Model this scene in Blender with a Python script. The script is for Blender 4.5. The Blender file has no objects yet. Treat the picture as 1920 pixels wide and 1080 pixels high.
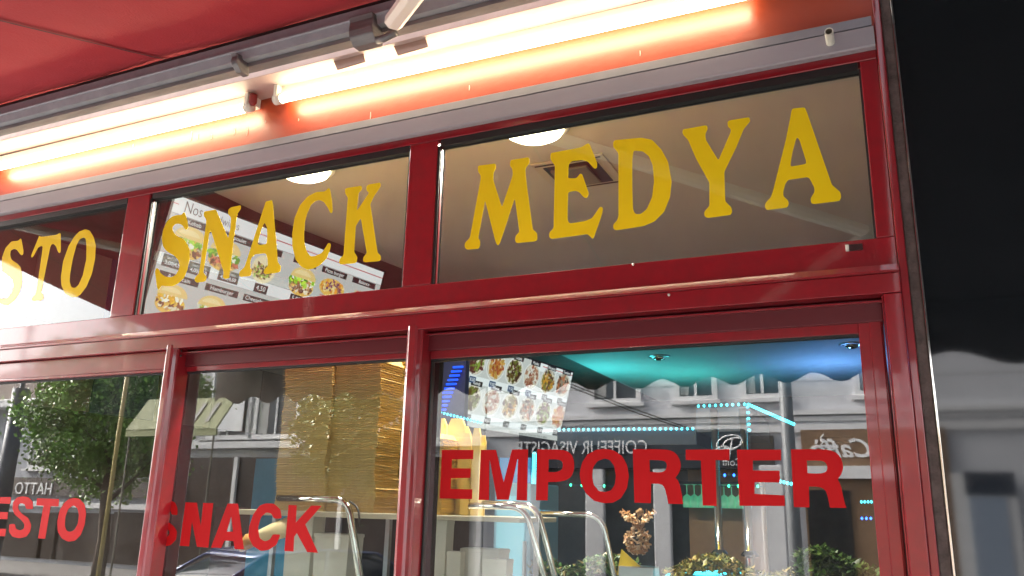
import bpy, math, random
import numpy as np
from mathutils import Vector, Matrix
random.seed(7)
sc = bpy.context.scene
COL = sc.collection

# ---------------------------------------------------------------- survey of the place
F = 1535.0; CX, CY = 960.0, 540.0
_h = np.array([-3390., 328., F]); _v = np.array([140., -5740., F])
AX = -_h/np.linalg.norm(_h); AZ = _v/np.linalg.norm(_v); AZ = AZ-AX*(AX@AZ); AZ /= np.linalg.norm(AZ)
AY = np.cross(AZ, AX)
ROT = np.array([AX, AY, AZ]); EYE = np.array([0., -2.4, 1.6])
def ray(px, py): return ROT@np.array([(px-CX)/F, (py-CY)/F, 1.])
def on_y(px, py, y):
    """point of the vertical plane at depth y (metres from the shop front) on a line of sight"""
    d = ray(px, py); return EYE+d*((y-EYE[1])/d[1])
def on_z(px, py, z):
    d = ray(px, py); return EYE+d*((z-EYE[2])/d[2])
def mirrored(px, py, dist):
    """point on the far side of the street seen mirrored in the shop glass"""
    p = on_y(px, py, dist); return np.array([p[0], -p[1], p[2]])

# ---------------------------------------------------------------- camera, sky, sun, exposure
cam = bpy.data.cameras.new('camera'); camo = bpy.data.objects.new('camera', cam); COL.objects.link(camo)
cam.sensor_width = 36; cam.lens = 36*F/1920; cam.clip_end = 2000; cam.clip_start = .02
M = Matrix(((ROT[0][0], -ROT[0][1], -ROT[0][2], EYE[0]), (ROT[1][0], -ROT[1][1], -ROT[1][2], EYE[1]),
            (ROT[2][0], -ROT[2][1], -ROT[2][2], EYE[2]), (0, 0, 0, 1)))
camo.matrix_world = M
sc.camera = camo
SUN_EL, SUN_AZ = 30, -80     # veiled sun low over the far end of the street
w = bpy.data.worlds.new('World'); sc.world = w; w.use_nodes = True
nt = w.node_tree; bg = nt.nodes['Background']
sky = nt.nodes.new('ShaderNodeTexSky'); sky.sky_type = 'NISHITA'; sky.sun_disc = False
sky.sun_elevation = math.radians(SUN_EL); sky.sun_rotation = math.radians(SUN_AZ)
sky.dust_density = 5; sky.air_density = 1.0; sky.ozone_density = 1.0
hs = nt.nodes.new('ShaderNodeHueSaturation'); hs.inputs['Saturation'].default_value = .35
nt.links.new(sky.outputs[0], hs.inputs['Color']); nt.links.new(hs.outputs[0], bg.inputs[0])
bg.inputs[1].default_value = .15
sl = bpy.data.lights.new('sun', 'SUN'); sl.energy = 2.6; sl.angle = math.radians(20); sl.color = (1, .95, .88)
so = bpy.data.objects.new('sun', sl); COL.objects.link(so)
el, az = math.radians(SUN_EL), math.radians(SUN_AZ)
sd = Vector((math.sin(az)*math.cos(el), math.cos(az)*math.cos(el), math.sin(el)))
so.rotation_euler = sd.to_track_quat('Z', 'Y').to_euler()
sc.view_settings.view_transform = 'Standard'; sc.view_settings.look = 'None'
sc.view_settings.exposure = 3.0; sc.view_settings.gamma = 1; sc.view_settings.use_curve_mapping = False
sc.cycles.use_denoising = True; sc.cycles.max_bounces = 10; sc.cycles.transparent_max_bounces = 16
sc.cycles.sample_clamp_indirect = 12

# ---------------------------------------------------------------- materials
MATS = {}
def mat(name, col, rough=.5, metal=0, noise=0, nscale=8, bump=0, bscale=60, spec=.5, emit=None, estr=0, coat=0, stretch=None, mix=None):
    if name in MATS: return MATS[name]
    m = bpy.data.materials.new(name); m.use_nodes = True; t = m.node_tree; b = t.nodes['Principled BSDF']
    b.inputs['Base Color'].default_value = (*col, 1); b.inputs['Roughness'].default_value = rough
    b.inputs['Metallic'].default_value = metal; b.inputs['Specular IOR Level'].default_value = spec
    b.inputs['Coat Weight'].default_value = coat; b.inputs['Coat Roughness'].default_value = .30 if 'wall_paint' in name else .05
    if emit: b.inputs['Emission Color'].default_value = (*emit, 1); b.inputs['Emission Strength'].default_value = estr
    tc = t.nodes.new('ShaderNodeTexCoord'); mp = t.nodes.new('ShaderNodeMapping')
    t.links.new(tc.outputs['Object'], mp.inputs[0])
    if stretch: mp.inputs['Scale'].default_value = stretch
    if noise:
        n = t.nodes.new('ShaderNodeTexNoise'); n.inputs['Scale'].default_value = nscale; n.inputs['Detail'].default_value = 8
        n.inputs['Roughness'].default_value = .65
        t.links.new(mp.outputs[0], n.inputs['Vector'])
        r = t.nodes.new('ShaderNodeMapRange'); r.inputs[1].default_value = .3; r.inputs[2].default_value = .7
        t.links.new(n.outputs[0], r.inputs[0])
        mx = t.nodes.new('ShaderNodeMix'); mx.data_type = 'RGBA'
        c2 = mix if mix else tuple(c*(1-noise) for c in col)
        mx.inputs[6].default_value = (*col, 1); mx.inputs[7].default_value = (*c2, 1)
        if mix: 
            mm = t.nodes.new('ShaderNodeMath'); mm.operation = 'MULTIPLY'; mm.inputs[1].default_value = noise
            t.links.new(r.outputs[0], mm.inputs[0]); t.links.new(mm.outputs[0], mx.inputs[0])
        else: t.links.new(r.outputs[0], mx.inputs[0])
        t.links.new(mx.outputs[2], b.inputs['Base Color'])
        rr = t.nodes.new('ShaderNodeMapRange'); rr.inputs[3].default_value = rough*.85; rr.inputs[4].default_value = min(1, rough*1.2+.02)
        t.links.new(n.outputs[0], rr.inputs[0]); t.links.new(rr.outputs[0], b.inputs['Roughness'])
    if bump:
        n2 = t.nodes.new('ShaderNodeTexNoise'); n2.inputs['Scale'].default_value = bscale; n2.inputs['Detail'].default_value = 4
        t.links.new(mp.outputs[0], n2.inputs['Vector'])
        bp = t.nodes.new('ShaderNodeBump'); bp.inputs['Strength'].default_value = bump; bp.inputs['Distance'].default_value = .01
        t.links.new(n2.outputs[0], bp.inputs['Height']); t.links.new(bp.outputs[0], b.inputs['Normal'])
    MATS[name] = m; return m
def emis(name, col, s):
    if name in MATS: return MATS[name]
    m = bpy.data.materials.new(name); m.use_nodes = True; t = m.node_tree
    t.nodes.remove(t.nodes['Principled BSDF']); e = t.nodes.new('ShaderNodeEmission')
    e.inputs[0].default_value = (*col, 1); e.inputs[1].default_value = s
    t.links.new(e.outputs[0], t.nodes['Material Output'].inputs[0]); MATS[name] = m; return m
def glass_mat(name, ior, tint=(1, 1, 1), wav=0):
    m = bpy.data.materials.new(name); m.use_nodes = True; t = m.node_tree
    t.nodes.remove(t.nodes['Principled BSDF'])
    tr = t.nodes.new('ShaderNodeBsdfTransparent'); tr.inputs[0].default_value = (*tint, 1)
    gl = t.nodes.new('ShaderNodeBsdfGlossy'); gl.inputs['Roughness'].default_value = 0; gl.inputs[0].default_value = (1, 1, 1, 1)
    fr = t.nodes.new('ShaderNodeFresnel'); fr.inputs[0].default_value = ior
    mx = t.nodes.new('ShaderNodeMixShader')
    ge = t.nodes.new('ShaderNodeNewGeometry'); mt = t.nodes.new('ShaderNodeMath'); mt.operation = 'SUBTRACT'; mt.inputs[0].default_value = 1
    mu = t.nodes.new('ShaderNodeMath'); mu.operation = 'MULTIPLY'
    t.links.new(ge.outputs['Backfacing'], mt.inputs[1]); t.links.new(mt.outputs[0], mu.inputs[0]); t.links.new(fr.outputs[0], mu.inputs[1])
    t.links.new(mu.outputs[0], mx.inputs[0]); t.links.new(tr.outputs[0], mx.inputs[1]); t.links.new(gl.outputs[0], mx.inputs[2])
    tc2 = t.nodes.new('ShaderNodeTexCoord'); mp2 = t.nodes.new('ShaderNodeMapping'); mp2.inputs['Scale'].default_value = (1, 1, .35); mp2.inputs['Rotation'].default_value = (0, .5, 0)
    n3 = t.nodes.new('ShaderNodeTexNoise'); n3.inputs['Scale'].default_value = 7; n3.inputs['Detail'].default_value = 8; n3.inputs['Roughness'].default_value = .7
    r3 = t.nodes.new('ShaderNodeMapRange'); r3.inputs[1].default_value = .45; r3.inputs[2].default_value = .8; r3.inputs[4].default_value = .035
    df = t.nodes.new('ShaderNodeBsdfDiffuse'); df.inputs[0].default_value = (.6, .58, .55, 1); m3 = t.nodes.new('ShaderNodeMixShader')
    t.links.new(tc2.outputs['Object'], mp2.inputs[0]); t.links.new(mp2.outputs[0], n3.inputs['Vector']); t.links.new(n3.outputs[0], r3.inputs[0])
    t.links.new(r3.outputs[0], m3.inputs[0]); t.links.new(mx.outputs[0], m3.inputs[1]); t.links.new(df.outputs[0], m3.inputs[2])
    t.links.new(m3.outputs[0], t.nodes['Material Output'].inputs[0])
    if wav:
        tc = t.nodes.new('ShaderNodeTexCoord'); n = t.nodes.new('ShaderNodeTexNoise'); n.inputs['Scale'].default_value = 1.6
        n.inputs['Detail'].default_value = 1
        t.links.new(tc.outputs['Object'], n.inputs['Vector']); bp = t.nodes.new('ShaderNodeBump')
        bp.inputs['Strength'].default_value = wav; bp.inputs['Distance'].default_value = .01
        t.links.new(n.outputs[0], bp.inputs['Height']); t.links.new(bp.outputs[0], gl.inputs['Normal'])
    return m
def attr_mat(name, s):
    """print or screen whose colours lie in the mesh's colour attribute; s > 0 for a back-lit screen"""
    m = bpy.data.materials.new(name); m.use_nodes = True; t = m.node_tree; b = t.nodes['Principled BSDF']
    a = t.nodes.new('ShaderNodeVertexColor'); a.layer_name = 'print'
    b.inputs['Roughness'].default_value = .4
    if s: b.inputs['Base Color'].default_value = (.01, .01, .01, 1)
    else: t.links.new(a.outputs[0], b.inputs['Base Color'])
    if s: t.links.new(a.outputs[0], b.inputs['Emission Color']); b.inputs['Emission Strength'].default_value = s
    return m

RED = mat('red_enamel', (.27, .006, .013), .30, noise=.55, nscale=16, mix=(.15, .012, .014), bump=.05, bscale=25, coat=1, spec=.35)
RED_BAND = mat('red_wall_paint', (.36, .036, .004), .45, noise=.5, nscale=9, bump=.14, bscale=40, mix=(.44, .06, .012), coat=.7)
ALU = mat('grey_aluminium', (.30, .31, .34), .55, metal=.05, noise=.2, nscale=14)
ALU_D = mat('weathered_aluminium', (.22, .215, .22), .5, metal=.4, noise=.4, nscale=14, stretch=(.3, 1, 3))
CASING = mat('pale_grey_pvc', (.34, .32, .345), .42, noise=.18, nscale=4, bump=.03, stretch=(.3, 1, 1))
LEDGE = mat('cream_lacquer', (.50, .36, .32), .5, noise=.18, nscale=7)
WHITE = mat('white_plastic', (.72, .70, .60), .4, noise=.12, nscale=20)
BLACK = mat('black_rubber', (.012, .012, .012), .5)
MATTE = mat('matte_black', (.006, .006, .006), 1, spec=0)
DARKRED = mat('dark_red_channel', (.10, .006, .010), .35)
CHROME = mat('chrome', (.75, .73, .68), .07, metal=1, noise=.1, nscale=30)
STEEL = mat('brushed_steel', (.5, .5, .5), .3, metal=1)
CANVAS = mat('red_canvas', (.38, .016, .028), .85, noise=.3, nscale=3, bump=.25, bscale=220, stretch=(1, .3, 1), mix=(.27, .012, .02))
VALANCE = mat('brown_grey_canvas', (.10, .085, .075), .9, noise=.2)
NBLACK = mat('black_canvas', (.09, .095, .105), .9, noise=.25, nscale=3)
SEAM = mat('seam_tape', (.10, .015, .02), .9, noise=.3)
YELLOW = mat('yellow_vinyl', (.82, .61, .008), .65, spec=.1, coat=.9)
REDV = mat('red_vinyl', (.46, .008, .010), .5, spec=.1, noise=.06)
GLASS = glass_mat('window_glass', 1.95, (.93, .95, .93), .012)
GLASS_S = glass_mat('sliding_glass', 2.05, (.88, .92, .90), .02)
STONE = mat('brown_stone', (.13, .095, .085), .85, noise=.5, nscale=30, bump=.5, bscale=90)
BLACKG = mat('polished_black_panel', (.008, .010, .012), .03, spec=.7, noise=.3, nscale=60)
TUBE = emis('fluorescent_glow', (1, .84, .55), 3.4)

# ---------------------------------------------------------------- mesh helpers
class MB:
    def __init__(s): s.v = []; s.f = []; s.c = []
    def add(s, v, f, c=None):
        o = len(s.v); s.v += [tuple(map(float, p)) for p in v]; s.f += [tuple(i+o for i in q) for q in f]; s.c += [c]*len(f)
        return s
    def box(s, a, b, c=None):
        x0, y0, z0 = [min(i, j) for i, j in zip(a, b)]; x1, y1, z1 = [max(i, j) for i, j in zip(a, b)]
        return s.add([(x0,y0,z0),(x1,y0,z0),(x1,y1,z0),(x0,y1,z0),(x0,y0,z1),(x1,y0,z1),(x1,y1,z1),(x0,y1,z1)],
              [(0,3,2,1),(4,5,6,7),(0,1,5,4),(1,2,6,5),(2,3,7,6),(3,0,4,7)], c)
    def extr(s, prof, a, b, frame=None):
        """profile (list of 2-D points) swept straight from a to b; frame gives the two axes of the profile"""
        a = np.array(a, float); b = np.array(b, float)
        u, w_ = (np.array(frame[0], float), np.array(frame[1], float)) if frame else (np.array([0, 1, 0.]), np.array([0, 0, 1.]))
        n = len(prof); v = [a+u*p+w_*q for p, q in prof]+[b+u*p+w_*q for p, q in prof]
        f = [(i, (i+1) % n, n+(i+1) % n, n+i) for i in range(n)]+[tuple(range(n))[::-1], tuple(range(n, 2*n))]
        return s.add(v, f)
    def tube(s, pts, r, n=12, c=None, cap=True):
        pts = [np.array(p, float) for p in pts]; rr = r if isinstance(r, (list, tuple)) else [r]*len(pts)
        vs = []; up = None
        for i, p in enumerate(pts):
            d = pts[min(i+1, len(pts)-1)]-pts[max(i-1, 0)]; d /= np.linalg.norm(d)
            if up is None:
                up = np.array([0, 0, 1.]) if abs(d[2]) < .9 else np.array([1., 0, 0])
            u = np.cross(d, up); u /= np.linalg.norm(u); w_ = np.cross(u, d); up = w_
            vs += [p+rr[i]*(u*math.cos(2*math.pi*k/n)+w_*math.sin(2*math.pi*k/n)) for k in range(n)]
        f = [(i*n+k, i*n+(k+1) % n, (i+1)*n+(k+1) % n, (i+1)*n+k) for i in range(len(pts)-1) for k in range(n)]
        if cap: f += [tuple(range(n))[::-1], tuple(range((len(pts)-1)*n, len(pts)*n))]
        return s.add(vs, f, c)
    def lathe(s, cen, prof, n=24, axis=None):
        cen = np.array(cen, float); v = []; 
        for r, z in prof: v += [cen+np.array([r*math.cos(2*math.pi*k/n), r*math.sin(2*math.pi*k/n), z]) for k in range(n)]
        f = [(i*n+k, i*n+(k+1) % n, (i+1)*n+(k+1) % n, (i+1)*n+k) for i in range(len(prof)-1) for k in range(n)]
        f += [tuple(range(n))[::-1], tuple(range((len(prof)-1)*n, len(prof)*n))]
        return s.add(v, f)
    def mesh(s, name, m, smooth=False):
        me = bpy.data.meshes.new(name); me.from_pydata(s.v, [], s.f); me.materials.append(m)
        if any(c is not None for c in s.c):
            ca = me.color_attributes.new('print', 'FLOAT_COLOR', 'CORNER'); i = 0
            for pl, c in zip(me.polygons, s.c):
                c = c or (.5, .5, .5)
                for k in range(pl.loop_total): ca.data[pl.loop_start+k].color = (*c, 1)
        if smooth: me.polygons.foreach_set('use_smooth', [True]*len(me.polygons))
        me.update(); return me
    def build(s, name, m, parent=None, bevel=0, smooth=False, **tags):
        o = bpy.data.objects.new(name, s.mesh(name, m, smooth)); COL.objects.link(o)
        if parent is not None: o.parent = parent
        if bevel:
            b = o.modifiers.new('edge', 'BEVEL'); b.width = bevel; b.segments = 2; b.limit_method = 'ANGLE'
        for k, v in tags.items():
            if v: o[k] = v
        return o
def thing(name, label, cat, group=None, loc=(0, 0, 0)):
    o = bpy.data.objects.new(name, None); COL.objects.link(o); o.location = loc; o.empty_display_size = .1
    o['label'] = label; o['category'] = cat
    if group: o['group'] = group
    return o
def poly_fill(loops3, m, name, parent, thick=0, nrm=(0, 1, 0), **tags):
    """flat vinyl piece from closed loops of 3-D points (first outline, then holes)"""
    P0 = np.array(loops3[0][0], float); nrm = np.array(nrm, float)
    u = np.array([1., 0, 0]) if abs(nrm[0]) < .9 else np.array([0, 1., 0]); u -= nrm*(u@nrm); u /= np.linalg.norm(u); v = np.cross(nrm, u)
    cu = bpy.data.curves.new('outline', 'CURVE'); cu.dimensions = '2D'; cu.fill_mode = 'BOTH'; cu.extrude = thick/2
    for lp in loops3:
        sp = cu.splines.new('POLY'); sp.points.add(len(lp)-1); sp.use_cyclic_u = True
        for i, p in enumerate(lp):
            d = np.array(p)-P0; sp.points[i].co = (d@u, d@v, 0, 1)
    co = bpy.data.objects.new('tmp', cu); COL.objects.link(co)
    me = bpy.data.meshes.new_from_object(co.evaluated_get(bpy.context.evaluated_depsgraph_get()))
    bpy.data.objects.remove(co); bpy.data.curves.remove(cu)
    me.materials.clear(); me.materials.append(m)
    mw = Matrix(((u[0], v[0], nrm[0], P0[0]), (u[1], v[1], nrm[1], P0[1]), (u[2], v[2], nrm[2], P0[2]), (0, 0, 0, 1)))
    me.transform(mw)
    o = bpy.data.objects.new(name, me); COL.objects.link(o); o.parent = parent
    for k, q in tags.items():
        if q: o[k] = q
    return o
def text_mesh(body, size, m, name, parent, origin, xdir, ydir, align='LEFT', depth=.0005, shear=0, sx=1, bold=0, color=None, **tags):
    cu = bpy.data.curves.new('txt', 'FONT'); cu.body = body; cu.size = size; cu.extrude = depth; cu.align_x = align; cu.align_y = 'CENTER'
    cu.shear = shear; cu.offset = bold; cu.resolution_u = 3
    co = bpy.data.objects.new('tmp', cu); COL.objects.link(co)
    me = bpy.data.meshes.new_from_object(co.evaluated_get(bpy.context.evaluated_depsgraph_get()))
    bpy.data.objects.remove(co); bpy.data.curves.remove(cu)
    me.materials.clear(); me.materials.append(m)
    x = np.array(xdir, float); y = np.array(ydir, float); z = np.cross(x, y); x = x*sx
    me.transform(Matrix(((x[0], y[0], z[0], origin[0]), (x[1], y[1], z[1], origin[1]), (x[2], y[2], z[2], origin[2]), (0, 0, 0, 1))))
    if color:
        ca = me.color_attributes.new('print', 'FLOAT_COLOR', 'CORNER')
        for d in ca.data: d.color = (*color, 1)
    o = bpy.data.objects.new(name, me); COL.objects.link(o); o.parent = parent
    for k, q in tags.items():
        if q: o[k] = q
    return o
def rounded(pts, keep=None, it=2, r=.2):
    for _ in range(it):
        out = []; n = len(pts)
        for i in range(n):
            a, b = np.array(pts[i], float), np.array(pts[(i+1) % n], float)
            L = np.linalg.norm(b-a); k = min(r, 7.0/L if L > 0 else r)
            out += [tuple(a+(b-a)*k), tuple(b+(a-b)*k)]
        pts = out
    return pts

# ================================================================ SETTING: street
g = MB(); g.add([(-600, -900, -.14), (600, -900, -.14), (600, 600, -.14), (-600, 600, -.14)], [(0, 1, 2, 3)])
g.build('road', mat('asphalt', (.055, .055, .058), .9, noise=.4, nscale=30, bump=.4), kind='structure')
p = MB(); p.box((-60, -2.9, -.13), (40, 8, 0)); p.build('pavement', mat('pavement_concrete', (.24, .23, .22), .85, noise=.35, nscale=12, bump=.2), kind='structure')
p = MB(); p.box((-60, -16, -.13), (40, -9.6, 0)); p.build('far_pavement', MATS['pavement_concrete'], kind='structure')

# ================================================================ SHOP FRONT (red enamelled frame)
ZT, ZB = 2.352, 2.885          # transom glass bottom / top
shop = thing('shop_front', 'red enamelled metal shop front frame with transom windows above sliding panes', 'shop front')
XR = .045; XL = -4.6
def bar(x0, x1, z0, z1, y0=0., y1=.046, name='rail', m=RED, bevel=.003, parent=shop, **t):
    return MB().box((x0, y0, z0), (x1, y1, z1)).build(name, m, parent, bevel=bevel, **t)
bar(XL, XR, ZB+.0222, 2.9375, y0=.004, name='top_rail', m=RED)
bar(XL, XR, 2.262, ZT, name='middle_rail')
# ribbed head member under the transoms: lip catching the light, sloping face, lower face
pr = [(-.030, 0), (-.036, .003), (-.036, .006), (-.018, .026), (-.002, .027), (-.002, 0)]
MB().extr(pr, (XL, 0, 2.2415), (XR, 0, 2.2415)).build('head_lip', RED, shop)
pr = [(-.028, 0), (-.028, .055), (0, .056), (.09, .056), (.09, 0)]
MB().extr(pr, (XL, 0, 2.1855), (XR, 0, 2.1855)).build('head_rail', RED, shop, bevel=.002)
for x0, x1 in ((-.003, XR), (-1.567, -1.448), (-3.053, -2.915), (-4.6, -4.45)):
    bar(x0, x1, ZT+.001, ZB+.0215, y0=.003, name='mullion')
# right jamb: three stepped faces
bar(.0, XR, 0, 2.184, y0=-.026, name='jamb')
bar(XR+.0006, .066, 0, 3.3, y0=-.02, y1=.09, name='jamb')
bar(-.005, -.0007, 0, 2.184, y0=-.006, y1=.09, name='jamb', bevel=.001)
# posts between the sliding windows (rounded front edge that mirrors the sky)
def post(x0, x1):
    q = [(0, .052), (0, -.012), (.006, -.024), (.018, -.032), (x1-x0-.02, -.032), (x1-x0-.012, -.026), (x1-x0-.006, -.012), (x1-x0, -.010), (x1-x0, .052)]
    return MB().extr(q, (x0, 0, 0), (x0, 0, 2.2), frame=((1, 0, 0), (0, 1, 0))).build('post', RED, shop, bevel=.0015)
post(-2.664, -2.604); post(-1.520, -1.459)
MB().box((-2.70, .0525, 0), (-2.604, .062, 2.2)).build('gasket', MATTE, shop); MB().box((-1.56, .0865, 0), (-1.43, .092, 2.2)).build('gasket', MATTE, shop)
# two dark screw holes at the top of the left post
for z in (2.178, 2.158):
    MB().lathe((0, 0, 0), [(.0045, 0), (.0045, .003)], 10).build('screw_hole', BLACK, shop).matrix_world = Matrix.Translation((-2.598, .0, z))@Matrix.Rotation(math.radians(90), 4, 'X')
# channel above the sliding windows
bar(-2.604, -.0055, 2.12, 2.184, y0=.030, y1=.09, name='channel', m=DARKRED)
bar(-2.604, -.0, 2.171, 2.176, y0=.012, y1=.029, name='channel_lip', m=RED, bevel=.001)
# small catch on the middle rail
ct = thing('door_contact', 'small dark magnetic contact with pale end on the red rail at right', 'door contact')
a = on_y(1586, 472, 0); b = on_y(1617, 457, 0)
MB().box((a[0]+.010, -.006, a[2]), (b[0], .002, b[2])).build('contact_body', mat('dark_brown_plastic', (.03, .008, .008), .4), ct, bevel=.001)
MB().box((a[0], -.007, a[2]), (a[0]+.009, .002, b[2])).build('contact_end', WHITE, ct, bevel=.001)
# dripped blobs of pale silicone
for px, py, yy in ((1187, 495, -.003), (1254, 552, -.03)):
    q = on_y(px, py, yy)
    MB().lathe((0, 0, 0), [(.001, -.006), (.004, -.003), (.004, .001), (.001, .003)], 8).build('silicone_drip', WHITE, shop, smooth=True).location = q

def glass(x0, x1, z0, z1, y, parent, m=GLASS):
    return MB().box((x0, y, z0), (x1, y+.006, z1)).build('glass_pane', m, parent)
def gasket(x0, x1, z0, z1, y, parent, t=.006, pale=True):
    mb = MB(); mb.box((x0, y, z1-t), (x1, y+.01, z1)); mb.box((x0, y, z0+t), (x0+t, y+.01, z1-t)); mb.box((x1-t, y, z0+t), (x1, y+.01, z1-t))
    mb.box((x0-.0005, .008, z0+.001), (x0+.011, y-.0005, z1-.001)); mb.box((x1-.006, .008, z0+.001), (x1+.0005, y-.0005, z1-.001)); mb.box((x0+.0115, .006, z1-.004), (x1-.0065, y-.0005, z1+.022))
    mb2 = MB(); mb2.box((x0-.12, .0468, z0-.08), (x0+.0035, .056, z1+.05)); mb2.build('gasket', MATTE, parent)
    mb.build('gasket', BLACK, parent)
    MB().box((x0+.0112, .014, z0+.006), (x0+.0145, .024, z1-.005)).build('bead', DARKRED, parent)
    MB().box((x0, y, z0), (x1, y+.01, z0+t*.7)).build('glazing_bead', mat('pale_bead', (.45, .40, .30), .4) if pale else BLACK, parent)

# ---- letters
ZO = {1: (860, 180, 3.6), 2: (1130, 200, 4), 3: (1400, 180, 4.5), 4: (280, 370, 5.682), 5: (430, 340, 4.91), 6: (0, 420, 6),
      7: (810, 830, 4.8), 8: (1200, 830, 4.8), 9: (330, 850, 4.085), 10: (0, 850, 4.695)}
LET = {
'M': (1, [(130,470),(250,455),(252,485),(235,520),(235,570),(292,750),(365,535),(362,492),(345,470),(350,432),(475,412),(480,450),(450,490),(455,560),(500,900),(530,925),(532,970),(515,982),(390,993),(380,975),(383,945),(410,918),(378,692),(280,990),(265,1012),(250,990),(178,705),(132,960),(145,975),(145,1010),(135,1030),(55,1038),(40,1020),(42,990),(75,960),(148,560),(148,535),(130,510)]),
'E': (1, [(620,385),(830,345),(870,318),(885,325),(935,450),(935,485),(915,492),(870,440),(835,432),(760,440),(742,465),(738,555),(795,555),(820,522),(835,530),(880,660),(865,690),(845,685),(815,650),(790,640),(745,648),(738,660),(735,840),(750,860),(850,845),(900,825),(955,745),(975,755),(970,790),(915,950),(905,966),(870,932),(625,965),(610,950),(612,920),(640,895),(650,470),(620,430)]),
'D': (2, [(80,262),(95,250),(290,232),(370,248),(440,320),(490,410),(518,560),(505,680),(460,790),(390,860),(310,895),(100,928),(80,915),(78,885),(110,850),(118,820),(118,350),(95,320),(78,300)],
     [(232,330),(300,335),(345,370),(375,440),(385,560),(370,680),(330,770),(285,805),(245,805),(228,770),(222,600),(222,400)]),
'Y': (2, [(600,170),(780,138),(790,165),(770,205),(775,250),(868,402),(960,190),(960,168),(938,150),(935,115),(950,102),(1100,78),(1108,110),(1060,165),(1000,310),(912,490),(920,710),(965,755),(972,790),(960,812),(790,835),(765,825),(760,790),(800,745),(800,570),(700,390),(640,250),(598,205)]),
'A': (3, [(390,105),(490,95),(510,140),(720,750),(790,810),(798,850),(785,885),(570,912),(545,905),(538,865),(572,810),(570,770),(530,695),(510,685),(350,708),(325,745),(310,800),(310,845),(352,885),(355,915),(340,942),(170,963),(152,935),(160,900),(205,855),(225,790),(330,370),(370,170),(378,120)],
     [(425,348),(445,370),(500,545),(500,572),(375,595),(370,575),(385,480),(412,380)]),
'S2': (4, [(240,205),(290,190),(340,188),(370,155),(382,175),(405,250),(415,310),(400,345),(385,345),(355,300),(320,280),(280,282),(250,310),(245,345),(275,400),(370,450),(410,510),(430,580),(428,660),(405,770),(370,860),(310,915),(250,945),(190,945),(130,940),(95,988),(82,960),(60,790),(75,750),(100,765),(120,810),(170,845),(230,852),(280,830),(315,770),(322,720),(310,670),(270,625),(180,570),(145,520),(133,440),(145,350),(185,260)]),
'N2': (4, [(590,150),(710,130),(740,200),(840,435),(865,320),(870,215),(840,180),(840,130),(870,105),(975,84),(975,125),(935,180),(905,400),(885,560),(850,860),(800,870),(785,850),(790,790),(655,350),(640,380),(575,800),(610,850),(605,885),(580,900),(500,908),(480,880),(490,850),(530,810),(540,740),(605,280),(605,235),(580,200),(580,165)]),
'A2': (5, [(335,185),(395,172),(402,220),(440,640),(445,740),(475,785),(470,825),(450,840),(325,855),(315,835),(325,805),(355,780),(352,710),(340,670),(320,662),(235,672),(205,700),(192,745),(192,800),(205,820),(200,860),(185,872),(100,880),(88,860),(95,830),(140,790),(160,730)],
      [(325,378),(345,420),(350,500),(345,570),(335,578),(265,588),(262,560),(295,440)]),
'C2': (5, [(800,98),(880,92),(915,58),(930,80),(945,180),(952,270),(945,293),(930,293),(905,240),(870,190),(830,172),(790,180),(750,220),(715,300),(695,380),(688,480),(690,560),(710,640),(745,690),(790,688),(850,660),(885,610),(910,565),(935,575),(930,620),(895,710),(830,775),(770,805),(720,812),(660,785),(610,720),(580,600),(578,480),(600,340),(650,220),(720,140)]),
'K2': (5, [(1065,70),(1085,60),(1218,40),(1222,75),(1190,110),(1175,270),(1270,130),(1285,105),(1262,85),(1262,45),(1285,28),(1390,10),(1395,45),(1330,140),(1298,210),(1365,655),(1395,685),(1395,720),(1380,735),(1250,745),(1230,735),(1232,700),(1265,660),(1210,340),(1165,410),(1150,650),(1180,700),(1170,745),(1150,755),(1020,765),(1010,745),(1018,710),(1050,680),(1090,150),(1065,110)]),
'S3': (6, [(130,195),(205,188),(235,158),(245,190),(265,300),(262,340),(245,355),(225,340),(190,290),(155,280),(120,300),(115,350),(130,400),(200,450),(235,490),(250,580),(248,680),(215,780),(160,860),(90,915),(40,905),(-30,880),(-55,940),(-75,900),(-90,760),(-70,750),(-40,810),(20,840),(80,835),(130,780),(155,700),(140,620),(80,570),(30,530),(18,450),(25,370),(60,270)]),
'T3': (6, [(440,130),(455,145),(640,120),(672,98),(683,110),(685,290),(680,320),(668,330),(650,310),(630,250),(605,225),(580,230),(565,260),(490,640),(465,770),(490,800),(490,845),(470,860),(375,866),(358,855),(362,825),(400,790),(430,620),(480,260),(465,245),(430,265),(375,365),(355,382),(348,360),(400,230),(430,160)]),
'O3': (6, [(960,58),(1010,75),(1055,150),(1078,240),(1070,390),(1035,560),(970,710),(905,795),(855,825),(800,822),(730,780),(690,690),(685,590),(710,420),(770,250),(830,150),(890,85)],
      [(940,150),(965,170),(972,230),(970,400),(930,580),(880,690),(840,720),(805,710),(785,650),(788,570),(820,390),(860,240),(895,175)]),
}
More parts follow.
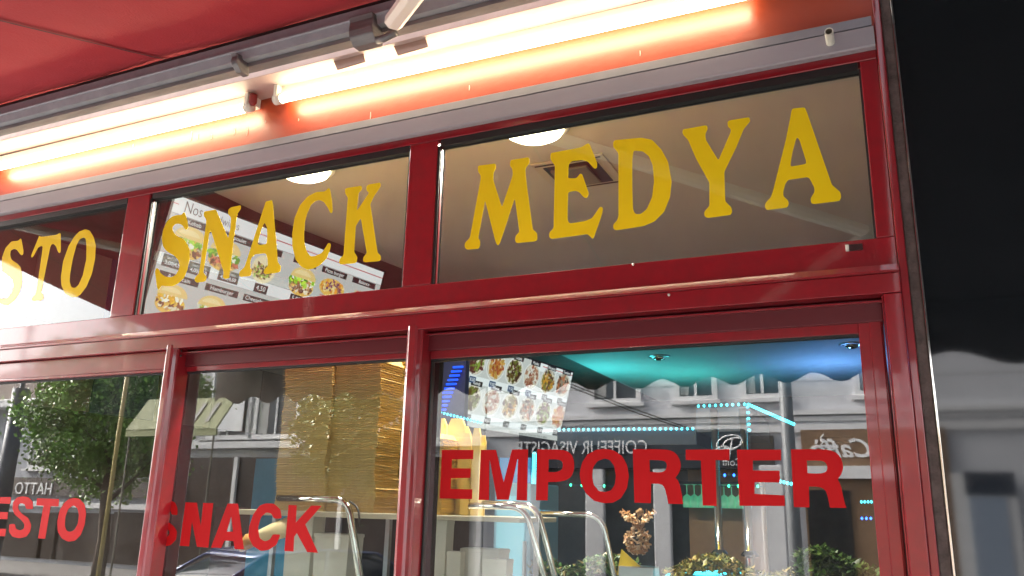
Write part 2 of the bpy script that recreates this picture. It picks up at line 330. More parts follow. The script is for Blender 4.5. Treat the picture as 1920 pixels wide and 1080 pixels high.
RLET = {
'E4': (7, 0, [(90,65),(373,65),(370,148),(180,150),(178,230),(348,232),(345,318),(172,320),(168,415),(363,420),(360,508),(68,502)]),
'M4': (7, 0, [(440,65),(575,65),(645,355),(720,62),(865,60),(855,522),(760,518),(774,150),(768,150),(690,515),(585,513),(522,160),(516,160),(512,515),(420,515)]),
'P4': (7, 1, [(948,60),(1160,62),(1230,80),(1270,130),(1282,200),(1270,280),(1230,330),(1150,352),(1045,355),(1042,520),(935,518)], [(1050,150),(1130,150),(1170,165),(1180,205),(1168,245),(1125,265),(1048,265)]),
'O4': (7, 2, [(1560,55),(1640,70),(1710,120),(1755,200),(1772,300),(1755,410),(1700,500),(1630,540),(1550,545),(1460,525),(1390,460),(1345,380),(1328,280),(1350,180),(1400,105),(1480,62)], [(1555,142),(1600,155),(1640,210),(1655,300),(1645,380),(1610,430),(1560,445),(1500,435),(1455,380),(1440,300),(1450,220),(1490,165)]),
'R4': (8, 1, [(-65,58),(200,58),(290,70),(345,120),(370,190),(360,260),(318,315),(350,350),(370,430),(385,530),(390,552),(255,550),(235,450),(215,390),(180,370),(100,368),(98,545),(-50,540)], [(85,155),(200,158),(235,175),(245,215),(225,255),(180,270),(88,262)]),
'T4': (8, 0, [(410,62),(805,60),(805,158),(680,158),(690,570),(565,565),(548,160),(412,155)]),
'E5': (8, 0, [(872,62),(1268,62),(1270,158),(1015,160),(1015,250),(1255,252),(1262,358),(1030,355),(1030,460),(1300,475),(1305,570),(895,568)]),
'R5': (8, 1, [(1358,60),(1650,58),(1740,75),(1800,120),(1830,200),(1820,270),(1780,330),(1810,390),(1825,470),(1850,570),(1862,588),(1710,585),(1690,480),(1665,420),(1610,395),(1520,395),(1525,583),(1385,580)], [(1500,160),(1620,160),(1670,175),(1690,220),(1675,265),(1620,280),(1508,275)]),
'N6': (9, 0, [(72,375),(160,378),(190,560),(208,380),(285,382),(248,722),(160,716),(122,520),(100,712),(28,708)]),
'A6': (9, 0, [(395,385),(475,385),(520,735),(450,733),(440,672),(370,668),(345,725),(268,722)], [(422,480),(438,600),(387,600)]),
'C6': (9, 2, [(690,382),(750,385),(800,430),(810,500),(750,500),(730,460),(690,452),(650,490),(628,570),(640,650),(680,675),(720,660),(740,620),(800,622),(770,700),(710,740),(650,748),(590,710),(555,640),(560,560),(590,470),(640,400)]),
'K6': (9, 0, [(862,395),(925,398),(918,530),(1035,400),(1115,402),(990,545),(1088,762),(1005,757),(925,610),(905,640),(900,752),(830,748)]),
'S6': (10, 2, [(1490,415),(1540,430),(1562,480),(1562,545),(1510,540),(1500,490),(1470,480),(1430,500),(1425,550),(1460,590),(1530,640),(1560,690),(1550,760),(1500,810),(1440,818),(1390,800),(1360,750),(1360,690),(1410,690),(1425,740),(1460,745),(1490,720),(1490,680),(1430,630),(1380,580),(1365,520),(1390,450),(1440,418)]),
'E7': (10, 0, [(-80,385),(95,385),(90,445),(-30,440),(-35,515),(70,518),(65,580),(-40,578),(-45,660),(55,665),(45,730),(-95,728)]),
'S7': (10, 2, [(190,378),(250,385),(285,420),(292,490),(230,492),(220,450),(190,438),(160,450),(160,490),(190,530),(250,570),(275,630),(265,690),(230,735),(170,748),(110,735),(78,690),(80,625),(130,620),(140,665),(175,680),(210,665),(215,625),(190,590),(130,540),(110,490),(115,430),(145,390)]),
'T7': (10, 0, [(325,395),(520,402),(515,468),(445,466),(398,752),(335,748),(382,462),(320,458)]),
'O7': (10, 2, [(650,392),(700,400),(745,450),(757,530),(745,630),(710,720),(660,770),(600,778),(545,750),(508,690),(503,600),(525,500),(570,430),(610,400)], [(645,458),(680,480),(695,540),(685,620),(655,675),(615,693),(585,680),(570,640),(575,560),(600,490)]),
}
def letter(key, pane, y, red=False):
    if red: z, rnd, *loops = RLET[key]
    else: z, *loops = LET[key]; rnd = 3
    ox, oy, s = ZO[z]; L3 = []
    for lp in loops:
        if rnd == 3: lp = rounded(lp, it=2, r=.22)
        elif rnd == 2: lp = rounded(lp, it=2, r=.25) if True else lp
        elif rnd == 1:   # keep straight corners, soften only the bowl
            out = []; n = len(lp)
            for i in range(n):
                a, b, c = [np.array(lp[j % n], float) for j in (i-1, i, i+1)]
                la, lc = np.linalg.norm(a-b), np.linalg.norm(c-b)
                ang = abs(math.degrees(math.acos(max(-1, min(1, ((b-a)@(c-b))/(la*lc))))))
                if ang < 60: out += [tuple(b+(a-b)*.27), tuple(b+(c-b)*.27)]
                else: out.append(tuple(b))
            lp = out
        L3.append([on_y(ox+x/s, oy+q/s, y) for x, q in lp])
    ch = key[0]
    return poly_fill(L3, REDV if red else YELLOW, 'letter', pane, label=('red bold' if red else 'yellow serif')+' vinyl letter '+ch)

# transom windows: parts of the shop front, letters stuck inside the glass
for x0, x1, keys in ((-1.448, -.003, 'M E D Y A'), (-2.915, -1.567, 'S2 N2 A2 C2 K2'), (-4.45, -3.053, 'S3 T3 O3')):
    gasket(x0, x1, ZT, ZB, .030, shop)
    gp = glass(x0+.004, x1-.004, ZT+.002, ZB-.004, .034, shop)
    for k in keys.split(): letter(k, gp, .0334)

# fixed pane low left, sliding windows
low = thing('fixed_window', 'low left fixed window of the red shop front reading ESTO', 'window', 'lower windows of the shop front')
MB().box((XL, .0, 2.108), (-2.6645, .05, 2.184)).build('rail', RED, low, bevel=.003)
MB().box((XL, -.004, 2.098), (-2.6645, .05, 2.108)).build('rail', RED, low, bevel=.002)
MB().box((XL, .018, 2.09), (-2.665, .03, 2.098)).build('gasket', BLACK, low)
gp = glass(XL, -2.665, .3, 2.09, .02, low, GLASS_S)
for k in ('E7', 'S7', 'T7', 'O7'): letter(k, gp, .0190, True)
MB().box((XL, 0, .0), (-2.6645, .05, .3)).build('kick_plate', RED, low, bevel=.003)

def sliding(name, label, x0, x1, y, gx0, gx1, gz1, keys):
    t = thing('sliding_window', label, 'sliding window', 'lower windows of the shop front')
    d = .045; zt = 2.158
    if gx0 > x0: MB().box((x0, y, .1), (gx0, y+.010, zt)).build('stile', RED, t, bevel=.003)
    MB().box((gx1, y, .1), (x1, y+d, zt)).build('stile', RED, t, bevel=.003)
    if x1-gx1 > .03: MB().box((gx1+.028, y-.006, .1), (x1-.004, y, zt)).build('stile_ridge', RED, t, bevel=.004)
    MB().box((gx0, y+.001, gz1), (gx1, y+d, zt)).build('top_rail', RED, t, bevel=.002)
    MB().box((gx0, y, .1), (gx1, y+d, .25)).build('bottom_rail', RED, t, bevel=.003)
    gb = MB(); gb.box((gx0, y+.008, gz1-.007), (gx1, y+.03, gz1)); gb.box((gx0, y+.008, .25), (gx0+.005, y+.03, gz1-.007)); gb.build('gasket', BLACK, t)
    gp = glass(gx0, gx1, .25, gz1-.007, y+.012, t, GLASS_S)
    for k in keys: letter(k, gp, y+.0110, True)
    return t
YW = .040
a = on_y(806, 668, YW); b = on_y(1610, 625, YW); c = on_y(1640, 990, YW)
sliding('w', 'right sliding window of the red shop front reading EMPORTER', -1.452, -.008, YW, a[0], b[0], b[2], ['E4', 'M4', 'P4', 'O4', 'R4', 'T4', 'E5', 'R5'])
a2 = on_y(346, 697, YW)
sliding('w', 'middle sliding window of the red shop front reading SNACK', -2.602, -1.524, YW, a2[0]-.02, -1.53, a2[2], ['S6', 'N6', 'A6', 'C6', 'K6'])

# ================================================================ above the shop front
band = MB().box((-7, .012, 2.944), (.098, .12, 3.6)).build('facade_band', RED_BAND, label='red painted wall band behind the fluorescent tubes', category='wall')
cas = thing('shutter_casing', 'long pale grey roller shutter casing between red wall band and transoms', 'shutter casing')
pr = [(0, 0), (-.022, .0), (-.026, .005), (-.028, .064), (0, .064)]
MB().extr(pr, (XL-2, .004, 2.936), (XR-.002, .004, 2.936)).build('lower_strip', CASING, cas)
MB().box((XL-2, -.014, 2.999), (XR-.004, .003, 3.006)).build('joint', BLACK, cas)
pr = [(0, .0685), (-.028, .0685), (-.024, .100), (-.018, .104), (0, .104)]
MB().extr(pr, (XL-2, .004, 2.936), (XR-.006, .004, 2.936)).build('upper_strip', mat('pale_grey_lid', (.25, .25, .28), .45, noise=.2), cas)
q = on_y(1556, 70, -.03)
pm = MB(); n = 16; base = (q[0], -.02, q[2]-.012)
ps = thing('pipe_stub', 'short hollow white pipe stub standing out of the grey casing', 'pipe')
pts = [np.array([q[0], -.022, q[2]-.014]), np.array([q[0], -.075, q[2]-.006])]
MB().tube(pts, .0125, 18, cap=False).build('pipe_wall', WHITE, ps, smooth=True)
MB().tube([p_+np.array([0, .0005, 0]) for p_ in pts], .0095, 18, cap=False).build('pipe_bore', mat('pipe_inside', (.25, .2, .14), .7), ps, smooth=True)
rg = MB(); 
for k in range(18):
    a0, a1 = 2*math.pi*k/18, 2*math.pi*(k+1)/18
    P_ = [pts[1]+np.array([r*math.cos(t), 0, r*math.sin(t)]) for t, r in ((a0, .0095), (a1, .0095), (a1, .0125), (a0, .0125))]
    rg.add(P_, [(0, 1, 2, 3)])
rg.build('pipe_rim', WHITE, ps)

ledge = MB().box((-7, -.150, 3.252), (.0, .0115, 3.296)).build('light_ledge', LEDGE, bevel=.002, label='pale pinkish ledge running above the fluorescent tubes', category='ledge')

def fluo(x0, x1, z0, z1, label):
    t = thing('fluorescent_lamp', label, 'fluorescent lamp', 'fluorescent lamps on the red band')
    u = np.array([x1-x0, 0, z1-z0]); u /= np.linalg.norm(u)
    A = np.array([x0, -.030, z0]); B = np.array([x1, -.030, z1])
    MB().extr([(-.020, .010), (-.014, .050), (.038, .050), (.038, .008)], A+u*.01, B-u*.01).build('housing', mat('white_enamel', (.8, .78, .7), .3), t)
    MB().tube([A+u*.03+np.array([0, -.020, -.012]), B-u*.03+np.array([0, -.020, -.012])], .0175, 16).build('tube', TUBE, t, smooth=True)
    for e, s in ((A, 1), (B, -1)):
        q0 = e+np.array([0, -.020, -.012])
        MB().tube([q0-u*.002*s, q0+u*.032*s], .0215, 14).build('end_cap', WHITE, t, smooth=True)
        MB().box(tuple(e+u*.006*s+np.array([0, -.045, -.012])), tuple(e+u*.024*s+np.array([0, .0, .046]))).build('socket', WHITE, t, bevel=.002)
    return t
fl1 = fluo(-4.05, -2.325, 3.190, 3.200, 'left fluorescent tube, its white end cap beside the red tag')
fl2 = fluo(-2.20, -.28, 3.207, 3.1965, 'right fluorescent tube with two brown clips')
for px, py in ((655, 116), (770, 88)):
    q = on_y(px, py, -.13)
    MB().add([tuple(q+np.array(k)) for k in ((-.075, 0, .020), (.060, 0, .026), (.078, -.006, -.018), (-.052, -.006, -.024), (-.075, .004, .022), (.060, .004, .028), (.078, -.002, -.020), (-.052, -.002, -.026))],
        [(0, 1, 2, 3), (4, 7, 6, 5), (0, 4, 5, 1), (3, 2, 6, 7), (0, 3, 7, 4), (1, 5, 6, 2)]).build('clip', mat('brown_tape', (.30, .19, .15), .6), fl2)
q = on_y(474, 190, -.06)
MB().tube([q+np.array([0, 0, .03]), q+np.array([0, 0, -.005]), q+np.array([0, 0, -.018])], [.016, .017, .008], 14).build('red_tag', mat('dull_red_plastic', (.22, .02, .018), .5), smooth=True,
    label='small red plastic holder between the two fluorescent tubes', category='holder')

drm = mat('dried_paint_drip', (.62, .45, .38), .7)
for px, py, h_ in ((360, 246, .045), (372, 250, .03), (397, 252, .02), (441, 240, .03), (465, 238, .04), (498, 226, .01), (695, 210, .03), (560, 222, .012), (880, 160, .02), (1200, 95, .02), (250, 270, .015)):
    q = on_y(px, py, .011)
    MB().tube([q, q+np.array([.001, 0, -h_*.6]), q+np.array([0, 0, -h_])], [.0012, .0022, .0014], 6).build('paint_drip', drm, band)
# ---------------- awning
SL = .28
def awz(d): return 3.345-SL*(d-.3)
aw = thing('awning', 'red canvas awning with folding arms and aluminium roller bar above the shop', 'awning')
seams = []
xa = -5.75; edges = [-5.75, -4.62, -3.45, -2.28, -1.11, .06, 1.2]
front_off = .72
def aw_x(x, d): return x+ (front_off*(d-.1)/2.4 if x < -5 else front_off*.0)
NS = 14
seam_px = (on_z(0, 22, 3.0)[0],)
# direct view: find x of the visible seam on the canvas
def hit_canvas(px, py):
    d = ray(px, py); # z = 3.345-SL*(-y-.3)
    k = (3.345+SL*.3+SL*EYE[1]-EYE[2])/(d[2]-SL*d[1])
    return EYE+k*d
s0, s1 = hit_canvas(0, 22), hit_canvas(325, 113)
dx = (s1[0]-s0[0])/(s1[1]-s0[1])
sx0 = s1[0]+(-.3-s1[1])*dx      # x of the seam at the roller
sxF = s1[0]+(-2.5-s1[1])*dx
W_ = 1.2
cols = [(sx0-2*W_, None), (sx0-W_, None), (sx0, None), (sx0+W_, None), (sx0+2*W_, None), (sx0+3*W_, None), (sx0+4*W_, None)]
tops = [-5.65]+[x for x, _ in cols if -5.4 < x < -.2]+[.06]
bots = [-4.98]+[x+(sxF-sx0)*.6 for x, _ in cols if -5.4 < x < -.2]+[.06]
for i in range(len(tops)-1):
    mb = MB(); nu = 10
    for j in range(NS+1):
        tt = j/NS; d = .24+tt*2.26
        for k in range(nu+1):
            x = (tops[i]*(1-k/nu)+tops[i+1]*k/nu)*(1-tt)+(bots[i]*(1-k/nu)+bots[i+1]*k/nu)*tt
            z = awz(d)-.035*math.sin(math.pi*tt)-.006*math.sin(math.pi*k/nu)+.0035*math.sin(9*x+7*tt+2*math.sin(5*tt+x))
            mb.v.append((x, -d, z))
    for j in range(NS):
        for k in range(nu):
            a0 = j*(nu+1)+k; mb.f.append((a0, a0+nu+1, a0+nu+2, a0+1)); mb.c.append(None)
    mb.build('canvas_panel', CANVAS, aw, smooth=True)
    if i:
        P_ = [np.array([tops[i]*(1-j/NS)+bots[i]*j/NS, -(.24+j/NS*2.26), awz(.24+j/NS*2.26)-.035*math.sin(math.pi*j/NS)-.004]) for j in range(NS+1)]
        s = MB()
        for p_ in P_: s.v += [tuple(p_+np.array([-.007, 0, 0])), tuple(p_+np.array([.007, 0, -.001]))]
        for j in range(NS): s.f.append((2*j, 2*j+1, 2*j+3, 2*j+2)); s.c.append(None)
        s.build('seam', SEAM, aw)
# scalloped valance
vb = MB(); zt = awz(2.5); x = -5.0; N = 260; x0, x1 = -4.985, .06
for i in range(N+1):
    x = x0+(x1-x0)*i/N; ph = (x+.71)/.30
    zz = 2.398-.028+.028*math.cos(2*math.pi*ph)
    vb.v += [(x, -2.505+.01*math.sin(x*5), zt), (x, -2.52+.015*math.sin(x*6), zz)]
for i in range(N): vb.f.append((2*i, 2*i+1, 2*i+3, 2*i+2)); vb.c.append(None)
o = vb.build('valance', VALANCE, aw); md = o.modifiers.new('t', 'SOLIDIFY'); md.thickness = .002
MB().extr([(-.03, -.02), (-.03, .03), (.03, .03), (.03, -.02)], (-4.98, -2.49, zt+.0), (.06, -2.49, zt)).build('front_bar', ALU, aw, bevel=.004)
na = thing('neighbour_awning', 'black canvas awning of the neighbouring shop mirrored in the black panel', 'awning')
MB().add([(.075, -.1, awz(.1)), (.075, -2.5, awz(2.5)), (4.5, -2.5, awz(2.5)), (4.5, -.1, awz(.1))], [(0, 1, 2, 3)]).build('canvas', NBLACK, na)
vb = MB()
for i in range(N+1):
    x = .075+4.4*i/N; ph = (x-.30)/.62; zz = 2.455-.04+.04*math.cos(2*math.pi*ph)
    vb.v += [(x, -2.499, zt+.01), (x, -2.51, zz)]
for i in range(N): vb.f.append((2*i, 2*i+1, 2*i+3, 2*i+2)); vb.c.append(None)
vb.build('valance', NBLACK, na)
# roller / torsion bar with ribs
pr = [(-.038, .0), (-.05, .028), (-.058, .030), (-.058, .036), (-.05, .039), (-.048, .074), (.03, .078), (.03, .0)]
MB().extr(pr, (-6.2, -.275, 3.224), (.06, -.275, 3.224)).build('roller_bar', ALU, aw)
MB().extr([(-.022, 0), (-.026, .013), (.02, .013), (.02, 0)], (-6.2, -.262, 3.208), (.06, -.262, 3.208)).build('lower_rib', ALU_D, aw)
MB().extr([(-.02, 0), (-.02, .012), (.04, .012), (.04, 0)], (-6.2, -.30, 3.302), (.06, -.30, 3.302)).build('upper_lip', BLACK, aw)
# bracket clamps
def clamp(px, py, w_, h_, name='bracket'):
    q = on_y(px, py-7, -.33)
    MB().extr([(-.008, -h_/2), (-.014, -h_*.2), (-.012, h_*.25), (-.02, h_/2), (.05, h_/2+.01), (.06, -h_/2-.02), (.02, -h_/2-.022)], q+np.array([-w_/2, 0, 0]), q+np.array([w_/2, 0, 0])).build(name, ALU_D, aw, bevel=.004)
    return q
clamp(443, 120, .03, .04)
q = clamp(680, 57, .10, .075)
MB().tube([q+np.array([.055, .02, -.055]), q+np.array([.085, .01, -.062]), q+np.array([.14, .0, -.058])], .014, 10).build('bracket', ALU_D, aw, smooth=True)
# arms: upper arm from the shoulder towards the street
def arm(P0, P1, P2):
    P0, P1, P2 = map(np.array, (P0, P1, P2))
    for a0, b0 in ((P0, P1), (P1, P2)):
        d = b0-a0; d = d/np.linalg.norm(d); s_ = np.cross(d, (0, 0, 1.)); s_ /= np.linalg.norm(s_); n_ = np.cross(s_, d)
        w_ = .032; h_ = .026
        prof = [(-w_, -h_*.4), (-w_*.5, -h_), (w_*.5, -h_), (w_, -h_*.4), (w_, h_*.5), (w_*.6, h_), (-w_*.6, h_), (-w_, h_*.5)]
        MB().extr(prof, a0, b0, frame=(s_, n_)).build('arm', mat('arm_aluminium', (.78, .73, .66), .4, metal=.0), aw, bevel=.003)
    MB().lathe(P1, [(.04, -.03), (.045, -.02), (.045, .02), (.04, .03)], 18).build('elbow', ALU_D, aw, smooth=True)
sh = on_y(738, 42, -.36)
e1 = mirrored(1180, 300, 1.2)
arm(sh, (-.03, -1.56, 2.89), (-.75, -2.42, awz(2.45)-.05))
arm((-4.88, -.36, 3.20), (-3.25, -1.55, 2.895), (-3.95, -2.42, awz(2.45)-.05))

# ================================================================ right hand edge: stone strip, chrome trim, black panel
MB().box((.0665, -.010, -.0), (.094, .11, 3.9)).build('stone_strip', STONE, bevel=.003, label='rough brown stone strip between red jamb and black panel', category='stone strip')
MB().box((.0945, -.022, 0), (.1005, .10, 3.9)).build('chrome_trim', CHROME, bevel=.001, label='thin polished chrome trim edging the black panel', category='trim')
MB().box((.101, -.012, 0), (2.6, .10, 3.9)).build('black_panel', BLACKG, label='polished black glass panel of the neighbouring shop', category='panel')

# ================================================================ interior
BR = mat('dark_brown_wall', (.055, .035, .028), .6, noise=.2)
CE = mat('cream_ceiling', (.44, .40, .36), .7, noise=.06, nscale=2)
CZ = 3.10
MB().box((-3.02, .10, CZ), (4, 9, CZ+.1)).build('ceiling', CE, kind='structure')
MB().box((-4.6, .10, CZ+.003), (-2.9, 9, CZ+.1)).build('ceiling_border', BR, kind='structure')
# brown sheet that paints the menu board's soft shadow onto the ceiling
MB().add([(-3.10, .10, CZ-.004), (-2.46, 5, CZ-.004), (-4.4, 5, CZ-.004), (-4.4, .10, CZ-.004)], [(0, 1, 2, 3)]).build('ceiling_shade_strip', BR, kind='structure')
MB().box((-4.6, 9, 0), (4, 9.1, 3.2)).build('back_wall', mat('taupe_wall', (.10, .07, .055), .7, noise=.2), kind='structure')
MB().box((.3, .12, 0), (.4, 9, 3.2)).build('side_wall', mat('cream_wall', (.35, .28, .22), .7), kind='structure')
MB().box((-4.6, .1, .002), (4, 9, .02)).build('floor', mat('dark_tile_floor', (.10, .09, .085), .35, noise=.3), kind='structure')
# left wall of large tiles in brown and violet
lw = MB().box((-4.7, .1, 0), (-4.55, 9, 3.1)).build('left_wall', BR, kind='structure')
tcol = [mat('tile_brown', (.20, .145, .11), .5, noise=.15), mat('tile_taupe', (.34, .27, .21), .5, noise=.15), mat('tile_violet', (.07, .06, .14), .5, noise=.15)]
pat = [[0, 1, 2, 1, 0, 1], [1, 0, 2, 0, 1, 0], [0, 2, 1, 0, 2, 1], [1, 0, 0, 1, 0, 2], [0, 1, 0, 2, 1, 0]]
tm = {}
for j in range(2):
    for i in range(8):
        c = pat[j][i % 6]
        if c not in tm: tm[c] = MB().box((0, .004, .004), (.022, .496, .496)).mesh('tile', tcol[c])
        o = bpy.data.objects.new('tile', tm[c]); COL.objects.link(o); o.parent = lw; o.location = (-4.548, .12+i*.5, 2.6-j*.5)

def dome_lamp(px, py, label):
    q = on_z(px, py, CZ-.03)
    t = thing('ceiling_lamp', label, 'ceiling lamp', 'round ceiling lamps in the snack bar', (q[0], q[1], CZ))
    MB().lathe((0, 0, 0), [(.145, 0), (.145, -.03), (.130, -.036)], 32).build('rim', WHITE, t, smooth=True)
    MB().lathe((0, 0, 0), [(.128, -.030), (.115, -.055), (.085, -.072), (.04, -.082)], 32).build('diffuser', emis('warm_lamp_glass', (1, .86, .55), 2), t, smooth=True)
    l = bpy.data.lights.new('lamp_light', 'AREA'); l.shape = 'DISK'; l.size = .25; l.energy = 11; l.color = (1, .92, .80)
    lo = bpy.data.objects.new('lamp_light', l); COL.objects.link(lo); lo.parent = t; lo.location = (0, 0, -.095)
dome_lamp(1000, 238, 'round lit ceiling lamp above the letters ME of MEDYA')
dome_lamp(568, 315, 'round lit ceiling lamp above the letter C of SNACK')
# air vent
q = on_z(1085, 322, CZ)
av = thing('air_vent', 'square ceiling air outlet behind the letter E of MEDYA', 'air vent', None, (q[0], q[1], CZ))
MB().box((-.17, -.17, -.012), (.17, .17, -.001)).build('frame', mat('beige_plastic', (.40, .34, .27), .5), av, bevel=.003)
MB().box((-.125, -.125, -.016), (.125, .125, -.0125)).build('opening', BLACK, av)
MB().box((-.10, -.10, -.030), (.075, .10, -.0165)).build('deflector', mat('vent_grey', (.12, .11, .09), .5), av, bevel=.004)
for sgn in (-1, 1):
    MB().box((-.155, sgn*.15-.004, -.015), (.155, sgn*.15+.004, -.0122)).build('slot', BLACK, av)
# two recessed spots in the deep ceiling
for px, py, lb in ((1236, 668, 'small steel spotlight in the teal part of the ceiling'), (1597, 645, 'small steel spotlight in the blue part of the ceiling')):
    q = on_z(px, py, CZ)
    t = thing('spotlight', lb, 'spotlight', 'recessed spotlights', (q[0], q[1], CZ))
    MB().lathe((0, 0, 0), [(.11, -.001), (.11, -.008), (.08, -.012), (.07, -.002)], 24).build('ring', STEEL, t, smooth=True)
    MB().lathe((0, 0, 0), [(.06, -.002), (.055, -.03), (.03, -.04)], 20).build('bulb', CHROME, t, smooth=True)
    MB().lathe((0, 0, 0), [(.075, -.0005), (.075, -.0015)], 20).build('recess', BLACK, t)

# ---- menu boards
SCREEN = attr_mat('menu_screen', .118)
def lin(r, g_, b): return tuple(((c/255)/12.92 if c/255 < .04 else ((c/255+.055)/1.055)**2.4) for c in (r, g_, b))
UD = np.array([.127, .992, 0]); WD = np.array([-.233, .030, -.972])
UD /= np.linalg.norm(UD); WD -= UD*(UD@WD); WD /= np.linalg.norm(WD); ND = np.cross(WD, UD)   # faces the customers
if ND[0] < 0: ND = -ND
class Board:
    def __init__(s, px, py, d, label, w_, h_, group, m=None):
        s.m = m or SCREEN
        s.o = on_y(px, py, d); s.t = thing('menu_board', label, 'menu board', group, tuple(s.o)); s.w, s.h = w_, h_; s.mb = MB(); s.lay = 0
    def at(s, px, py):
        d = ray(px, py); k = ((s.o-EYE)@ND)/(d@ND); q = EYE+k*d-s.o; return q@UD, q@WD
    def P(s, a, b, lay): return UD*a+WD*b+ND*lay
    def poly(s, pts, c, lay): 
        s.mb.add([s.P(a, b, lay) for a, b in pts], [tuple(range(len(pts)))], c)
    def rect(s, a0, b0, a1, b1, c, lay=.001):
        a0, a1 = max(0, a0), min(s.w, a1); b0, b1 = max(0, b0), min(s.h, b1)
        if a1 > a0 and b1 > b0: s.poly([(a0, b0), (a0, b1), (a1, b1), (a1, b0)], c, lay)
    def ell(s, a, b, ra, rb, c, lay, t0=0, t1=2*math.pi, n=18, rot=0):
        pts = []
        for i in range(n):
            t = t0+(t1-t0)*i/(n-1 if t1-t0 < 6.2 else n); x, y = ra*math.cos(t), rb*math.sin(t)
            pts.append((min(s.w, max(0, a+x*math.cos(rot)-y*math.sin(rot))), min(s.h, max(0, b+x*math.sin(rot)+y*math.cos(rot)))))
        s.poly(pts, c, lay)
    def blobs(s, a, b, ra, rb, pal, n, size, lay):
        for i in range(n):
            t = random.random()*6.28; r = math.sqrt(random.random()); x, y = a+ra*r*math.cos(t), b+rb*r*math.sin(t)
            k = random.randint(4, 6); sz = size*random.uniform(.5, 1.2); st = random.uniform(1, 2.6); rt = random.random()*3.14
            c = random.choice(pal); f_ = random.uniform(.75, 1.2); c = tuple(min(1, q*f_) for q in c)
            pts = []
            for j in range(k):
                an = 6.283*j/k+random.uniform(-.3, .3); u_, v_ = sz*st*math.cos(an), sz*math.sin(an)
                pts.append((min(s.w, max(0, x+u_*math.cos(rt)-v_*math.sin(rt))), min(s.h, max(0, y+u_*math.sin(rt)+v_*math.cos(rt)))))
            s.poly(pts, c, lay+i*2e-6)
    def burger(s, a, b, r, kind=0, lay=.0016):
        bun = lin(235, 190, 90); 
        green = [lin(150, 215, 20), lin(90, 160, 20), lin(190, 235, 60)]; meat = [lin(150, 90, 50), lin(110, 60, 30), lin(190, 140, 90), lin(230, 220, 190)]
        redp = [lin(200, 70, 50), lin(220, 120, 90)]; fry = [lin(250, 205, 20), lin(235, 175, 20)]
        s.ell(a, b+r*.32, r*.9, r*.55, bun, lay)
        s.blobs(a, b+r*.35, r*.85, r*.35, meat+redp*(kind % 2), 40, r*.11, lay+.0001)
        s.blobs(a, b+r*.02, r*.95, r*.26, (fry if kind == 2 else green)+[lin(240, 240, 220)], 34, r*.12, lay+.0003)
        s.ell(a, b-r*.12, r*.92, r*.62, lin(235, 205, 130), lay+.0005, math.pi, 2*math.pi)
        s.ell(a-r*.1, b-r*.30, r*.6, r*.28, lin(245, 225, 165), lay+.0006, math.pi, 2*math.pi)
    def plate(s, a, b, r, pal, lay=.0016, n=60):
        s.ell(a, b, r*1.05, r*.92, lin(225, 225, 222), lay); s.ell(a, b, r*.95, r*.82, lin(170, 165, 160), lay+.00008)
        s.ell(a, b, r*.90, r*.78, lin(215, 205, 185), lay+.00012)
        s.blobs(a, b, r*.78, r*.66, [tuple(q*.75 for q in c) for c in pal], n*2, r*.12, lay+.0002)
    def tag(s, a, b, txt, size, wid, hei, bgc=lin(25, 25, 28), fg=lin(245, 245, 245), lay=.0030):
        s.rect(a-wid/2, b-hei/2, a+wid/2, b+hei/2, bgc, lay)
        if 0 < a-wid/2 and a+wid/2 < s.w and 0 < b < s.h: s.text(a, b, txt, size, fg, 'CENTER', lay+.0003)
    def text(s, a, b, txt, size, c, align='LEFT', lay=.0033, sx=1, bold=0):
        text_mesh(txt, size, s.m, 'lettering', s.t, tuple(s.P(a, b, lay)), UD, -WD, align, .00005, sx=sx, bold=bold, color=c)
    def finish(s):
        v = [s.P(a, b, l) for a, b, l in ((-.012, -.012, 0), (s.w+.012, -.012, 0), (s.w+.012, s.h+.012, 0), (-.012, s.h+.012, 0), (-.012, -.012, -.03), (s.w+.012, -.012, -.03), (s.w+.012, s.h+.012, -.03), (-.012, s.h+.012, -.03))]
        MB().add(v, [(0, 1, 2, 3), (7, 6, 5, 4), (0, 4, 5, 1), (1, 5, 6, 2), (2, 6, 7, 3), (3, 7, 4, 0)]).build('screen_frame', BLACK, s.t)
        s.mb.build('screen', s.m, s.t)
G1 = lin(196, 198, 196); WH = lin(232, 236, 238)
grp = 'lit menu boards hung inside'
b1 = Board(330, 365, .20, 'lit menu board of sandwiches headed Nos sandwichs behind the letters SNACK', 1.485, .66, grp)
k = 2.6/3.0
b1.rect(0, 0, b1.w, b1.h, G1, .0008)
b1.rect(0, 0, b1.w, .083, WH, .0010); b1.rect(0, .0825, b1.w, .0845, lin(60, 60, 60), .0014)
b1.rect(0, .036, .028, .040, lin(190, 50, 50), .0014); b1.rect(.49, .036, b1.w, .041, lin(190, 50, 50), .0014)
b1.text(.058, .040, 'Nos', .078, lin(45, 45, 50), sx=.78, bold=-.0006)
b1.text(.190, .044, 'sandwichs', .060, lin(45, 45, 50), sx=.80, bold=-.0005)
b1.rect(0, .274, b1.w, .336, WH, .0011); b1.rect(0, .2725, b1.w, .2745, lin(80, 80, 80), .0014); b1.rect(0, .336, b1.w, .3375, lin(120, 120, 120), .0014)
def px_tag(bd, px, py, txt, w_, h_, sz, **kw):
    a, b = bd.at(px, py); bd.tag(a, b, txt, sz, w_, h_, **kw)
for a, b, rr_, kd in ((.135, .194, .098, 0), (.345, .198, .100, 1), (.875, .205, .100, 0)): b1.burger(a, b, rr_, kd)
a, b = .60, .20; b1.ell(a, b+.01, .080, .075, lin(238, 225, 185), .0016); b1.blobs(a-.01, b+.025, .062, .042, [lin(110, 70, 40), lin(140, 190, 50), lin(220, 190, 120)], 110, .0065, .0018)
